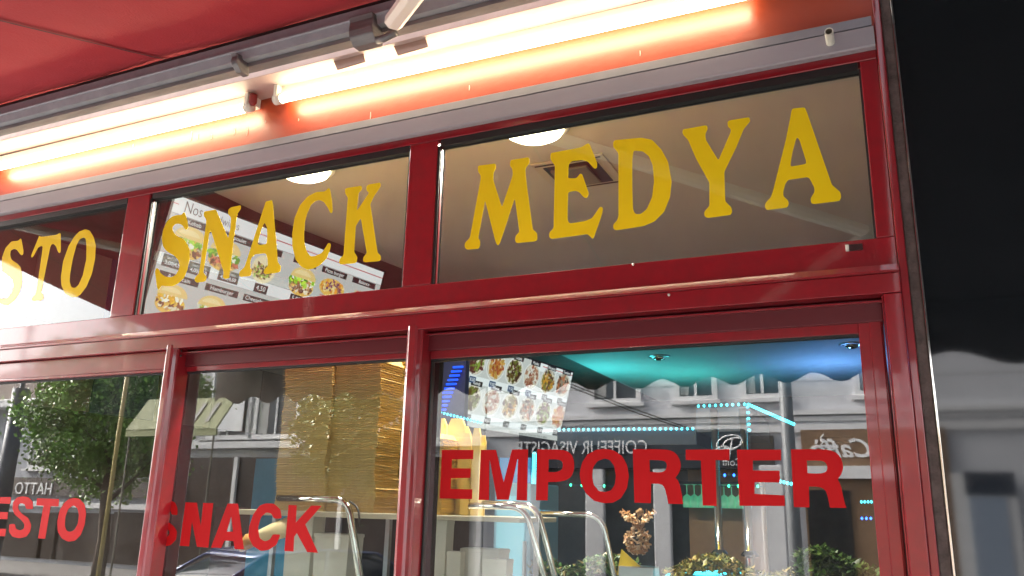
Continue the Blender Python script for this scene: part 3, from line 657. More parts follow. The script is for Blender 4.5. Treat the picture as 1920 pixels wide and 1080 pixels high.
a, b = 1.10, .195; b1.ell(a, b, .10, .055, lin(235, 190, 90), .0016); b1.blobs(a, b-.01, .09, .04, [lin(110, 50, 100), lin(240, 160, 40), lin(235, 215, 150)], 90, .0075, .0018)
b1.rect(a-.08, b+.05, a+.12, b+.058, lin(190, 60, 50), .0022); b1.rect(1.28, .16, 1.40, .26, lin(220, 190, 150), .0016); b1.blobs(1.34, .2, .06, .04, [lin(190, 50, 40), lin(150, 110, 60)], 40, .008, .0018)
for a, w_, txt in ((.135, .20, 'Kebab'), (.365, .24, 'Kebab poulet'), (.60, .18, 'Tunnel'), (.86, .17, 'Galette'), (1.09, .20, 'Pizza burger'), (1.34, .20, 'Balance')):
    b1.tag(a, .104, txt, .031, w_, .034)
def price(a, b, l1, l2): 
    b1.rect(a-.062, b-.029, a+.062, b+.029, lin(62, 62, 62), .0036); b1.text(a, b-.014, l1, .018, WH, 'CENTER', .0040); b1.text(a, b+.010, l2, .026, WH, 'CENTER', .0040, bold=.0005)
price(.085, .308, 'Seul | Frites', '3,00|4,50'); price(.225, .308, 'Seul | Frites', '4,00|5,50'); price(.40, .300, 'Seul | Frites', '4,00|4,50')
b1.tag(.613, .312, '4,50', .036, .088, .046); b1.tag(.86, .312, '5,00', .036, .088, .046); b1.tag(1.10, .312, '5,50', .036, .088, .046)
for a, w_, txt in ((.135, .22, 'Americain'), (.385, .20, 'Hamburger'), (.62, .20, 'Cheeseburger'), (.86, .18, 'Fish'), (1.10, .18, 'Panini')):
    b1.tag(a, .377, txt, .031, w_, .034)
b1.burger(.125, .475, .090, 2); b1.burger(.355, .480, .092, 1); b1.burger(.61, .48, .09, 0); b1.burger(.87, .48, .09, 1)
b1.rect(0, .575, b1.w, .64, WH, .0011); b1.rect(0, .5735, b1.w, .5755, lin(80, 80, 80), .0014)
b1.finish()

b2 = Board(884, 640, 2.2, 'lit menu board of plates and grills behind the upper left of EMPORTER', 1.39, .54, grp, attr_mat('menu_screen_bright', .15))
b2.rect(0, 0, b2.w, b2.h, G1, .0008)
b2.rect(.85, 0, b2.w, .06, WH, .0012); b2.rect(.93, .018, b2.w, .024, lin(190, 60, 60), .0015)
b2.text(.97, .044, 'Sauces au choix', .04, lin(60, 60, 60))
rows = ((.115, .21), (.355, .455))
pals = [[lin(110, 50, 40), lin(90, 40, 30), lin(140, 160, 60)], [lin(200, 120, 50), lin(180, 80, 40), lin(220, 170, 80)], [lin(100, 70, 30), lin(130, 140, 50), lin(80, 50, 30)],
        [lin(170, 100, 70), lin(240, 235, 225), lin(190, 140, 110)], [lin(100, 60, 40), lin(150, 140, 60), lin(220, 160, 50)], [lin(200, 110, 40), lin(160, 150, 130), lin(90, 60, 40)]]
for r, (bp_, bw_) in enumerate(rows):
    b2.rect(0, bw_, b2.w, bw_+.05, WH, .0011)
    for i in range(6):
        a = .10+i*.235+(.04 if r else 0)
        b2.plate(a, bp_, .108, pals[(i+r*2) % 6], n=46)
        b2.tag(min(a+.02, b2.w-.07), bp_-.105+.005, ['Kebab', 'Mixte', 'Adana', 'Poulet', 'Merguez', 'Tenders'][i], .032, .13, .034, lay=.0032)
        b2.tag(min(a+.0, b2.w-.05), bw_+.027, ['8,50', '9,00', '9,50', '7,50', '8,00', '6,50'][(i+r) % 6], .032, .075, .042, lay=.0034, bgc=lin(30, 70, 110) if r == 0 and i < 4 else lin(25, 25, 28))
b2.text(.66, .527, 'Toutes nos assiettes sont servies avec frites et salade', .028, lin(70, 70, 70), sx=.9)
b2.finish()

# ---- counter with glass guard
ctr = thing('counter', 'stainless steel serving counter with glass shelf behind the sliding windows', 'counter')
MB().box((-2.55, .30, 0), (-.08, .95, 1.0)).build('cabinet', STEEL, ctr, bevel=.01)
MB().box((-2.55, .28, 1.00), (-.08, .97, 1.03)).build('worktop', STEEL, ctr, bevel=.004)
sh_m = mat('pale_shelf', (.45, .40, .30), .3)
MB().box((-2.50, .26, 1.545), (-1.62, .72, 1.565)).build('shelf', sh_m, ctr, bevel=.002)
MB().box((-1.58, .26, 1.548), (-1.20, .60, 1.565)).build('shelf', sh_m, ctr, bevel=.002)
for x in (-2.48, -1.9, -1.25):
    MB().box((x, .5, 1.03), (x+.02, .52, 1.545)).build('shelf_leg', STEEL, ctr)
def bend(pts, r, n=8):
    out = [np.array(pts[0], float)]
    for i in range(1, len(pts)-1):
        a, b, c = [np.array(q, float) for q in pts[i-1:i+2]]
        u = (a-b)/np.linalg.norm(a-b); v = (c-b)/np.linalg.norm(c-b); p, q = b+u*r, b+v*r
        for k in range(n+1):
            t = k/n; out.append((1-t)**2*p+2*t*(1-t)*b+t*t*q)
    return out+[np.array(pts[-1], float)]
def guard(px0, py0, px1, py1, px2, py2, d, label, r=.011):
    A, B, Cc = on_y(px0, py0, d), on_y(px1, py1, d), on_y(px2, py2, d)
    B[2] = A[2]; Dn = B+(Cc-B)/np.linalg.norm(Cc-B)*((B[2]-1.03)/abs((Cc-B)[2]/np.linalg.norm(Cc-B)))
    t = thing('guard_rail', label, 'guard rail', 'chrome guard rails of the counter')
    MB().tube(bend([A, B, Dn], .06), r, 14).build('rail_tube', CHROME, t, smooth=True)
    MB().lathe(Dn, [(.02, 0), (.02, .006), (.012, .012)], 14).build('foot', CHROME, t)
guard(522, 934, 652, 936, 675, 1080, .22, 'bent chrome guard rail right of the red letters SNACK', .0135)
guard(880, 948, 985, 950, 1020, 1080, .26, 'bent chrome guard rail in front of its pair under the letter M', .011)
guard(905, 944, 1006, 944, 1040, 1080, .32, 'bent chrome guard rail behind its pair under the letter P', .011)
guard(1003, 962, 1128, 964, 1152, 1080, .40, 'bent chrome guard rail under the letter O of EMPORTER', .010)

# ---- stacks of takeaway boxes
KR = mat('kraft_card', (.58, .40, .16), .6, noise=.12, nscale=20)
KRY = mat('yellow_card', (.72, .50, .13), .6, noise=.12, nscale=20)
def tray_mesh(w_, d_, h_, t=.0015, m=KR):
    """open folded tray with flared sides and a flange"""
    mb = MB(); a, b = w_/2, d_/2; s_ = .82
    v = [(-a*s_, -b*s_, 0), (a*s_, -b*s_, 0), (a*s_, b*s_, 0), (-a*s_, b*s_, 0), (-a, -b, h_), (a, -b, h_), (a, b, h_), (-a, b, h_)]
    fl = .006
    v += [(-a-fl, -b-fl, h_-.001), (a+fl, -b-fl, h_-.001), (a+fl, b+fl, h_-.001), (-a-fl, b+fl, h_-.001)]
    mb.add(v, [(0, 3, 2, 1), (0, 1, 5, 4), (1, 2, 6, 5), (2, 3, 7, 6), (3, 0, 4, 7), (4, 5, 9, 8), (5, 6, 10, 9), (6, 7, 11, 10), (7, 4, 8, 11)])
    return mb.mesh('takeaway_box', m)
def stack(px, d, zt_, w_, dp, pitch, label, m=KR, z0=1.566, h_=.05, inv=True):
    me = tray_mesh(w_, dp, h_, m=m); me2 = tray_mesh(w_*1.008, dp*1.005, h_*1.02, m=m); x = on_y(px, 800, d)[0]; n = int((zt_-z0-h_)/pitch)
    for i in range(n+1):
        o = bpy.data.objects.new('takeaway_box', me2 if random.random() < .15 else me); COL.objects.link(o)
        o.rotation_euler = (math.pi+random.uniform(-.0015, .0015), random.uniform(-.002, .002), random.uniform(-.014, .014)+.01*math.sin(i*.22))
        o.location = (x+.004*math.sin(i*.3)+random.uniform(-.0015, .0015), d+.003*math.sin(i*.2)+random.uniform(-.001, .001), z0+h_+i*pitch)
        o['label'] = label if i < n else label.replace('kraft card box nested in', 'topmost kraft card box of'); o['category'] = 'takeaway box'; o['group'] = label.replace('kraft card box nested in', 'boxes of')
stack(596, .36, 2.20, .245, .17, .0098, 'kraft card box nested in the left tall stack behind SNACK')
stack(684, .38, 2.20, .245, .17, .0098, 'kraft card box nested in the middle tall stack behind SNACK')
stack(752, .55, 2.24, .17, .15, .0125, 'kraft card box nested in the tall stack beside the right post', m=KRY)
stack(822, .34, 1.86, .11, .11, .0085, 'kraft card box nested in the short stack behind the letter E', m=KRY, h_=.02)
# upright folded cartons
def carton(px0, px1, pyt, d, label, m=KRY):
    A = on_y(px0, pyt, d); B = on_y(px1, pyt, d); t = thing('carton', label, 'carton', 'yellow cartons beside the post')
    w_ = B[0]-A[0]; z0 = 1.566; z1 = A[2]; x0 = A[0]
    pr = [(0, z0), (w_, z0), (w_, z1-.03), (w_*.8, z1), (w_*.2, z1), (0, z1-.03)]
    MB().extr([(x0+p_[0], p_[1]) for p_ in pr], (0, d, 0), (0, d+.012, 0), frame=((1, 0, 0), (0, 0, 1))).build('front_flap', m, t)
    MB().extr([(x0+p_[0], z0+(p_[1]-z0)*.93) for p_ in pr], (0, d+.05, 0), (0, d+.056, 0), frame=((1, 0, 0), (0, 0, 1))).build('back_flap', m, t)
    MB().box((x0+.004, d+.013, z0), (x0+w_-.004, d+.0495, z1-.06)).build('box_body', m, t)
carton(808, 838, 785, .42, 'upright yellow carton standing behind the short stack')
carton(840, 872, 785, .40, 'widest upright yellow carton right of the short stack')
carton(868, 884, 812, .37, 'low narrow yellow carton between two taller ones')
carton(886, 901, 803, .36, 'narrow upright yellow carton furthest right of the cartons')

# white containers on the worktop
WP = mat('white_foam', (.62, .58, .50), .5, noise=.1)
def container(px0, px1, py, d, h_, label, taper=.9):
    A = on_y(px0, py, d); B = on_y(px1, py, d); zb = A[2]-h_; cx_ = (A[0]+B[0])/2; w_ = abs(B[0]-A[0])/2
    t = thing('food_tub', label, 'food tub', 'white tubs and boxes at the bottom of the windows', (cx_, d+w_*.6, zb))
    dd = w_*.6
    v = []
    for f_, z in ((taper, 0), (1, h_-.012), (1.03, h_-.012), (1.03, h_)): v += [(-w_*f_, -dd*f_, z), (w_*f_, -dd*f_, z), (w_*f_, dd*f_, z), (-w_*f_, dd*f_, z)]
    f = [(3, 2, 1, 0)]+[(i*4+k_, i*4+(k_+1) % 4, i*4+4+(k_+1) % 4, i*4+4+k_) for i in range(3) for k_ in range(4)]
    MB().add(v, f).build('tub_body', WP, t, bevel=.003)
    MB().box((-w_*.98, -dd*.98, h_-.004), (w_*.98, dd*.98, h_+.002)).build('lid', mat('pale_lid', (.5, .47, .42), .35), t)
    if zb > 1.04: MB().box((-w_*.85, -dd*.8, 1.03-zb), (w_*.85, dd*.8, -.001)).build('tub_base', WP, t)
container(795, 838, 975, .32, .34, 'tall white foam box beside the middle post')
container(838, 864, 1034, .30, .20, 'small white foam tub left of the wide one')
container(864, 935, 1028, .36, .20, 'wide white foam tub under the letter M')
container(905, 950, 1048, .28, .16, 'low white foam tub in front under the chrome rails')
container(590, 655, 1000, .40, .30, 'tall translucent grey tub behind the letter K')
container(540, 590, 950, .50, .42, 'tall grey box behind the red letter C')

A = on_y(655, 940, .24); MB().tube(bend([A, on_y(672, 950, .24), on_y(675, 988, .24)], .03), .004, 8).build('cable', BLACK, smooth=True, label='short black cable hanging beside the chrome rail right of SNACK', category='cable')
bcols = [('red sauce bottle', (.5, .02, .01)), ('pale sauce bottle', (.6, .55, .4)), ('yellow sauce bottle', (.65, .42, .02)), ('brown sauce bottle', (.12, .05, .02)), ('white sauce bottle', (.6, .6, .6))]
for i, (nm, c_) in enumerate(bcols):
    q = on_y(1060+i*24, 1040, .72); t = thing('sauce_bottle', nm+' on the counter under the letters PO', 'sauce bottle', 'sauce bottles on the counter', (q[0], .74+.03*(i % 2), 1.031))
    MB().lathe((0, 0, 0), [(.028, 0), (.032, .01), (.032, .13), (.024, .17), (.012, .19)], 16).build('bottle_body', mat(nm.replace(' ', '_'), c_, .3), t, smooth=True)
    MB().lathe((0, 0, 0), [(.014, .19), (.014, .205), (.005, .235), (.003, .25)], 12).build('nozzle', mat('nozzle_'+nm.split()[0], tuple(min(1, k_*1.3) for k_ in c_), .3), t, smooth=True)
# rolled wrap held up behind the letter C
wr = thing('flatbread_wrap', 'pale rolled flatbread wrap behind the red letter C', 'wrap')
A, B = on_y(548, 985, .30), on_y(478, 1010, .24)
MB().tube([A, A*.5+B*.5, B], [.038, .034, .024], 16).build('paper', mat('cream_paper', (.72, .60, .35), .6, noise=.1), wr, smooth=True)
MB().tube([B+(A-B)*.05, B+(B-A)*.15, B+(B-A)*.4+np.array([0, 0, -.02])], [.024, .03, .014], 14).build('bread', mat('toasted_bread', (.55, .26, .06), .6, noise=.4), wr, smooth=True)

# ---- lettuce and garnish trays behind the right window
def leaf_mass(name, label, cat, px0, px1, py, d, cols, hgt, n, size, z_base=None):
    A, B = on_y(px0, py, d), on_y(px1, py, d); zb = (A[2]+B[2])/2 if z_base is None else z_base
    mb = MB()
    for i in range(n):
        x = random.uniform(A[0], B[0]); y = random.uniform(d, d+.25); z = zb-hgt*random.random()**1.5*1.0
        s_ = size*random.uniform(.5, 1.3); a1, a2 = random.random()*6.28, random.uniform(-1, 1)
        u = np.array([math.cos(a1), math.sin(a1), a2]); v = np.cross(u, (0.3, .2, 1)); v /= np.linalg.norm(v)
        c = random.choice(cols); f_ = random.uniform(.6, 1.3)
        p_ = np.array([x, y, z+.03*math.sin(x*17)]); cc = tuple(q*f_ for q in c)
        mb.add([p_-u*s_, p_+v*s_*.6, p_+u*s_+np.array([0, 0, s_*.5]), p_-v*s_*.6+np.array([0, 0, s_*.4])], [(0, 1, 2), (0, 2, 3)], cc)
    return mb
foodm = attr_mat('fresh_food', 0)
def tray(label, px0, px1, py, d, cols, n, size, hg=.06):
    A, B = on_y(px0, py, d), on_y(px1, py, d)
    t = thing('salad_tray', label, 'salad tray', 'trays of garnish on the counter', ((A[0]+B[0])/2, d+.12, 1.04))
    zt_ = (A[2]+B[2])/2
    MB().box((A[0]-t.location.x, -.13, 0), (B[0]-t.location.x, .15, zt_-hg-1.04)).build('tray_body', STEEL, t, bevel=.004)
    o = leaf_mass('', '', '', px0, px1, py, d, cols, hg, n, size).build('garnish', foodm, t, kind='stuff'); o.location = -t.location
gr_ = [(.04, .10, .015), (.07, .15, .02), (.02, .05, .01), (.12, .17, .04)]
tray('dark green salad in a steel tray at the bottom right of the window', 1490, 1645, 1052, .50, gr_, 2200, .013, .08)
tray('mixed green salad in a steel tray under the letters PO', 990, 1165, 1058, .55, gr_+[(.2, .15, .05)], 1800, .011, .06)
tray('yellow green pickles in a steel tray under the chrome poles', 1235, 1475, 1062, .60, [(.25, .22, .04), (.12, .14, .03), (.3, .2, .05)], 1800, .011, .05)
# cone of fries in a bag
fr_ = thing('fries_bag', 'clear bag of brown fries standing on a yellow card under the letter R', 'bag of fries')
A = on_y(1195, 975, .42); mb = MB(); cols = [(.45, .22, .08), (.55, .32, .14), (.35, .15, .05), (.6, .42, .25)]
for i in range(260):
    h_ = random.random(); r_ = .040*abs(math.cos(h_*4.2))*(1-.5*h_)+.006; an = random.random()*6.28
    p_ = A+np.array([r_*math.cos(an)*1.3, r_*math.sin(an), .03-.14*h_]); u = np.array([random.uniform(-1, 1), random.uniform(-1, 1), random.uniform(-1, 1)]); u /= np.linalg.norm(u)
    v = np.cross(u, (0, 0, 1.)); s_ = .010
    mb.add([p_-u*s_-v*.004, p_+u*s_-v*.004, p_+u*s_+v*.004, p_-u*s_+v*.004, p_-u*s_+np.array([0, 0, .006]), p_+u*s_+np.array([0, 0, .006])], [(0, 1, 2, 3), (0, 1, 5, 4), (3, 2, 5, 4)], random.choice(cols))
mb.build('fries', foodm, fr_, kind='stuff')
q0, q1, q2 = on_y(1165, 1030, .40), on_y(1157, 1078, .40), on_y(1218, 1078, .40)
MB().add([q0, q1, q2, q0+np.array([0, .004, 0]), q1+np.array([0, .004, 0]), q2+np.array([0, .004, 0])], [(0, 1, 2), (5, 4, 3), (0, 3, 4, 1), (1, 4, 5, 2), (2, 5, 3, 0)]).build('yellow_card', mat('bright_yellow_card', (.75, .5, .02), .5), fr_)
MB().box((A[0]-.06, A[1]-.03, 1.031), (A[0]+.06, A[1]+.05, A[2]-.15)).build('stand', STEEL, fr_, bevel=.003)

# ---- bar at the back with LED strips
CY_ = emis('cyan_led', (.04, .75, 1), 1.3); BL_ = emis('blue_led', (.02, .12, 1), 1.2); GR_ = emis('green_led', (.05, 1, .45), .7)
bar_ = thing('bar_canopy', 'dark bar canopy deep inside edged with cyan light strips', 'bar canopy')
D1 = 3.0
l0, l1, l2, l3 = on_y(1045, 806, D1), on_y(1305, 804, D1), on_y(1305, 762, D1), on_y(1402, 758, D1)
navy = mat('navy_panel', (.012, .022, .05), .4); greyp = mat('grey_soffit', (.03, .05, .08), .6)
MB().box((l0[0], D1, l0[2]-.11), (l1[0], D1+.9, l0[2]-.012)).build('canopy_board', greyp, bar_)
MB().box((l1[0]+.003, D1+.0, l0[2]-.03), (l3[0], D1+.9, l2[2]-.012)).build('canopy_step', mat('slate_step', (.10, .11, .13), .6), bar_)
def led(A, B, label, m=CY_, pitch=.036, r=.010, hang=0):
    t = thing('light_strip', label, 'light strip', 'coloured light strips at the bar'); A = np.array(A); B = np.array(B); L = np.linalg.norm(B-A); n = max(3, int(L/pitch))
    MB().tube([A, B], r*.35, 6).build('strip_base', mat('strip_backing', (.03, .06, .08), .5), t)
    mb = MB()
    for i in range(n):
        p_ = A+(B-A)*(i+.5)/n; s_ = r*1.05
        mb.add([p_+np.array(q)*s_ for q in ((1, 0, 0), (-1, 0, 0), (0, 1, 0), (0, -1, 0), (0, 0, 1), (0, 0, -1))], [(0, 2, 4), (2, 1, 4), (1, 3, 4), (3, 0, 4), (2, 0, 5), (1, 2, 5), (3, 1, 5), (0, 3, 5)])
    mb.build('diodes', m, t, kind='stuff')
    return t
dy = np.array([0, -.012, 0])
led(l0+dy, l1+dy, 'long horizontal cyan light strip over the letters MPO')
led(l2+dy, l3+dy, 'short horizontal cyan light strip above the letter T')
led(l3+dy, on_y(1406, 812, D1)+dy, 'short vertical cyan light strip above the second E')
led(l3+dy, on_y(1490, 796, D1-.35), 'slanting cyan light strip running from the canopy corner', pitch=.02)
led(on_y(1002, 850, D1), on_y(1000, 935, D1), 'vertical cyan light strip between the letters M and P', pitch=.012, r=.016)
led(on_y(812, 770, 1.9), on_y(905, 793, 1.9), 'cyan light strip above the yellow cartons', pitch=.022, r=.008)
led(on_y(1010, 958, 2.2), on_y(1110, 964, 2.2), 'thin cyan light strip behind the chrome rails', pitch=.022, r=.006)
led(on_y(1250, 1080, .9), on_y(1395, 1070, .9), 'cyan light strip at the bottom edge of the window', pitch=.008, r=.009)
led(on_y(1460, 902, 3.4), on_y(1487, 908, 3.4), 'short cyan light strip beside the last letter R', pitch=.02, r=.012)
led(on_y(1612, 941, 3.4), on_y(1637, 941, 3.4), 'short cyan light strip at the right edge of the glass', pitch=.016, r=.009)
led(on_y(1316, 891, 3.4), on_y(1385, 891, 3.4), 'blue light strip between the letters T and E', BL_, pitch=.06, r=.012)
led(on_y(1612, 972, 3.6), on_y(1637, 972, 3.6), 'short blue light strip at the right edge of the glass', BL_, pitch=.03, r=.01)
led(on_y(1060, 909, 3.4), on_y(1165, 912, 3.4), 'green light strip seen inside the letter O', GR_, pitch=.08, r=.012)
led(on_y(1340, 911, 3.4), on_y(1430, 912, 3.4), 'green light strip over the bar glasses', GR_, pitch=.06, r=.012)
# the LED wash on the deep ceiling: teal and blue floodlights on top of the canopy
def wash(px, py, z, col, en, label, size=.6):
    q = on_z(px, py, CZ); t = thing('led_floodlight', label, 'floodlight', 'coloured floodlights washing the ceiling', (q[0], q[1], z))
    MB().box((-.15, -.05, -.05), (.15, .05, 0)).build('lamp_body', BLACK, t)
    MB().box((-.13, -.04, .0005), (.13, .04, .0012)).build('lamp_lens', mat('frosted_lens', (.5, .5, .5), .6), t)
    l = bpy.data.lights.new('flood', 'AREA'); l.shape = 'RECTANGLE'; l.size = .26; l.size_y = .08; l.energy = en; l.color = col
    lo = bpy.data.objects.new('flood', l); COL.objects.link(lo); lo.parent = t; lo.location = (0, 0, .02); lo.rotation_euler = (math.pi, 0, 0)
wash(1130, 690, 2.35, (.04, .48, .55), 3.6, 'teal floodlight on top of the bar canopy')
wash(1290, 700, 2.3, (.05, .5, .5), 2.3, 'teal floodlight at the canopy step')
wash(1560, 680, 2.35, (.10, .26, .7), 4, 'blue floodlight near the right wall of the bar')
# tall blue lit bottle case left of the plates board
bc = thing('blue_display', 'blue lit ribbed display left of the plates menu board', 'display')
A = on_y(812, 690, 2.0); B = on_y(868, 775, 2.0)
MB().box((A[0]-.12, 2.05, B[2]-.1), (B[0]-.02, 2.1, A[2]+.2)).build('case', mat('dark_blue_case', (.01, .015, .06), .3), bc)
for i in range(11):
    p_ = on_y(858-i*3.2, 688+i*8, 2.02)
    MB().box((p_[0]-.035, 2.02, p_[2]-.006), (p_[0]+.035, 2.03, p_[2]+.006)).build('light_bar', emis('deep_blue_glow', (.01, .08, 1), .35), bc)
# back bar: glasses shelf, orange brown wall, chrome poles
bb = thing('back_bar', 'wooden back bar with hanging glasses between the letters T and E', 'bar')
A = on_y(1290, 905, 4.2); B = on_y(1425, 1010, 4.2)
MB().box((A[0], 4.2, .9), (B[0]+.05, 4.25, A[2]+.1)).build('bar_back', mat('orange_brown_panel', (.30, .16, .075), .5, noise=.2), bb)
MB().box((A[0]-.05, 3.5, 1.05), (B[0]+.25, 4.0, 1.12)).build('bar_top', mat('dark_bar_top', (.03, .03, .035), .2), bb)
MB().box((A[0]-.05, 3.55, 0), (B[0]+.25, 3.95, 1.05)).build('bar_front', BR, bb)
MB().box((A[0]-.05, 3.9, A[2]-.02), (B[0]+.02, 4.15, A[2])).build('glass_rack', BLACK, bb)
gm = mat('green_lit_glass', (.35, .55, .42), .08, spec=.9, emit=(.05, .6, .3), estr=.06)
for i in range(9):
    x = A[0]+.04+i*(B[0]-A[0]-.05)/8.6
    MB().lathe((x, 3.98, A[2]-.02), [(.03, 0), (.004, -.006), (.004, -.07), (.03, -.09), (.036, -.13), (.03, -.17)], 12).build('wine_glass', gm, bb, smooth=True)
for px, lb in ((1349, 'slim chrome pole behind the letter T'), (1405, 'slim chrome pole behind the second letter E')):
    q = on_y(px, 1030, 2.6); 
    t = thing('chrome_pole', lb, 'pole', 'chrome poles in the bar', (q[0], 2.6, 0))
    MB().tube([(0, 0, 0), (0, 0, CZ-.9)], .022, 16).build('pole_tube', CHROME, t, smooth=True)
    MB().lathe((0, 0, 1.36), [(.05, 0), (.05, .01), (.03, .03)], 16).build('collar', CHROME, t)
# turquoise cash register area, fridge, fruit machine shapes
fr2 = thing('drinks_fridge', 'pale blue lit drinks fridge behind the letters EM', 'fridge')
A, B = on_y(925, 905, 2.4), on_y(990, 1060, 2.4)
MB().box((A[0], 2.42, .3), (B[0], 2.9, A[2])).build('fridge_body', mat('fridge_blue', (.10, .22, .30), .4), fr2, bevel=.01)
MB().box((A[0]+.03, 2.40, .4), (B[0]-.03, 2.419, A[2]-.08)).build('fridge_door', mat('fridge_glass', (.15, .35, .45), .15, emit=(.1, .45, .6), estr=.04), fr2)
MB().box((B[0]-.025, 2.37, .9), (B[0]-.01, 2.395, 1.4)).build('handle', STEEL, fr2)
bp_ = thing('poster', 'bright blue poster on the partition behind the letter M', 'poster')
A, B = on_y(935, 858, 2.9), on_y(992, 905, 2.9)
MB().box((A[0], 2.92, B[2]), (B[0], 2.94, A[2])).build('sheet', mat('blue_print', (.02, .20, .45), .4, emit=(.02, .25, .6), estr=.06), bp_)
pt = thing('partition', 'blue grey partition wall inside behind the stacks of boxes', 'partition')
A, B = on_y(480, 860, 2.2), on_y(545, 1000, 2.2)
MB().box((A[0], 2.2, 0), (B[0], 2.26, A[2])).build('board', mat('sky_blue_board', (.06, .25, .42), .5, noise=.2), pt)
MB().box((A[0]-.9, 2.3, 0), (A[0]-.03, 2.36, 1.55)).build('board', mat('maroon_board', (.08, .012, .016), .5, noise=.2), pt)

# ================================================================ across the street (seen mirrored in the glass)
LO = 12.0
def bx(px0, py0, px1, py1, d=LO, th=.1, out=0.):
    """box on the far facade whose mirror image fills the given outline"""
    a, b = mirrored(px0, py0, d), mirrored(px1, py1, d)
    return (min(a[0], b[0]), -d-th, min(a[2], b[2])), (max(a[0], b[0]), -d+out, max(a[2], b[2]))
PL = mat('pale_render', (.68, .69, .72), .85, noise=.12, nscale=1.5); TRIM = mat('white_trim', (.76, .76, .76), .6, noise=.1)
DKG = mat('dark_window', (.05, .06, .075), .08); NAVY = mat('navy_fascia', (.012, .018, .032), .5); WHT = mat('sign_white', (.8, .8, .8), .5)
h1 = thing('building', 'pale rendered building across the street with hairdresser and cafe signs', 'building')
def wallbox(x0, x1, y0, y1, z0, z1, m, name, par, **k): return MB().box((x0, y0, z0), (x1, y1, z1)).build(name, m, par, **k)
xl = mirrored(960, 800, LO)[0]-.6
wallbox(xl, 12, -20, -12, 0, 9, PL, 'wall', h1)
zc = mirrored(1460, 770, LO)[2]
for dz, out, hh in ((0, .10, .08), (-.10, .05, .08), (-.23, .06, .13)):
    wallbox(xl, 12, -12.0+.001, -12+out, zc+dz-hh, zc+dz, TRIM, 'cornice', h1)
for i in range(9): wallbox(xl, 12, -12.0+.0005, -12+.004, 3.75+i*.42, 3.765+i*.42, mat('joint_grey', (.4, .39, .38), .9), 'joint', h1)
def win(x0, x1, z0, z1, par, y=-12, shut=False, n=1):
    f = MB(); t = .09
    f.box((x0-t, y+.001, z0-t), (x1+t, y+.05, z0)); f.box((x0-t, y+.001, z1), (x1+t, y+.05, z1+t)); f.box((x0-t, y+.001, z0), (x0, y+.05, z1)); f.box((x1, y+.001, z0), (x1+t, y+.05, z1))
    f.box(((x0+x1)/2-.025, y+.02, z0), ((x0+x1)/2+.025, y+.045, z1))
    w_ = f.build('window', TRIM, par)
    MB().box((x0, y+.002, z0), (x1, y+.015, z1)).build('pane', DKG, w_)
    MB().box((x0+.01, y+.0155, z0+.02), (x0+(x1-x0)*.28, y+.018, z1)).build('curtain', mat('net_curtain', (.45, .45, .43), .8), w_)
    MB().box((x0-.15, y+.002, z0-.15), (x1+.15, y+.14, z0-.095)).build('sill', TRIM, w_)
zb = mirrored(1300, 742, LO)[2]
for pa, pb in ((1272, 1333), (1398, 1458), (1612, 1672)):
    a, b = mirrored(pa, 720, LO)[0], mirrored(pb, 720, LO)[0]; win(a, b, zb, zb+1.5, h1)
for x in (2.6, 5.2, 7.8): win(x, x+.9, zb, zb+1.5, h1)
x_ = mirrored(1180, 720, LO)[0]; win(x_-.7, x_+.1, zb, zb+1.5, h1)
# dark hairdresser fascia with lettering
a, b = bx(975, 812, 1400, 880, th=0, out=.12); fas = MB().box((a[0], -12, a[2]), (b[0], -11.83, b[2]-.0)).build('fascia', NAVY, h1, bevel=.01)
a2, b2_ = bx(1408, 818, 1452, 870); MB().box((a2[0], -12, a2[2]), (b2_[0], -11.86, b2_[2])).build('fascia_end', mat('umber_board', (.06, .05, .045), .6), h1)
q = mirrored(1090, 841, LO); text_mesh('COIFFEUR VISAGISTE', .34, WHT, 'sign_lettering', h1, (q[0], -11.82, q[2]), (-1, 0, 0), (0, 0, 1), 'CENTER', .01, sx=.80)
q = mirrored(1370, 838, LO)
lg = MB()
for cx_, cz_, rx_, rz_ in ((.0, .06, .20, .13), (.06, .05, .15, .09), (-.14, -.08, .12, .08), (-.12, -.09, .07, .05)):
    lg.tube([(q[0]+cx_+rx_*math.cos(t)+.06*math.sin(t), -11.815, q[2]+cz_+rz_*math.sin(t)) for t in [2*math.pi*i/20 for i in range(21)]], .014, 6, cap=False)
lg.tube([(q[0]+.06, -11.815, q[2]+.15), (q[0]-.02, -11.815, q[2]-.22)], .016, 6)
lg.build('sign_emblem', WHT, h1)
q = mirrored(1375, 868, LO); text_mesh('Coiff', .17, WHT, 'sign_lettering', h1, (q[0], -11.82, q[2]), (-1, 0, 0), (0, 0, 1), 'CENTER', .006)
for pts, wh_ in ((((1060, 716), (1180, 764), (1300, 806)), 'upper'), (((1066, 724), (1184, 771), (1305, 812)), 'lower')):
    P_ = [mirrored(*p_, 10.5) for p_ in pts]; MB().tube(P_, .012, 6).build('overhead_cable', BLACK, label=wh_+' of two thin overhead cables mirrored above the hairdresser sign', category='cable', group='overhead cables across the street')
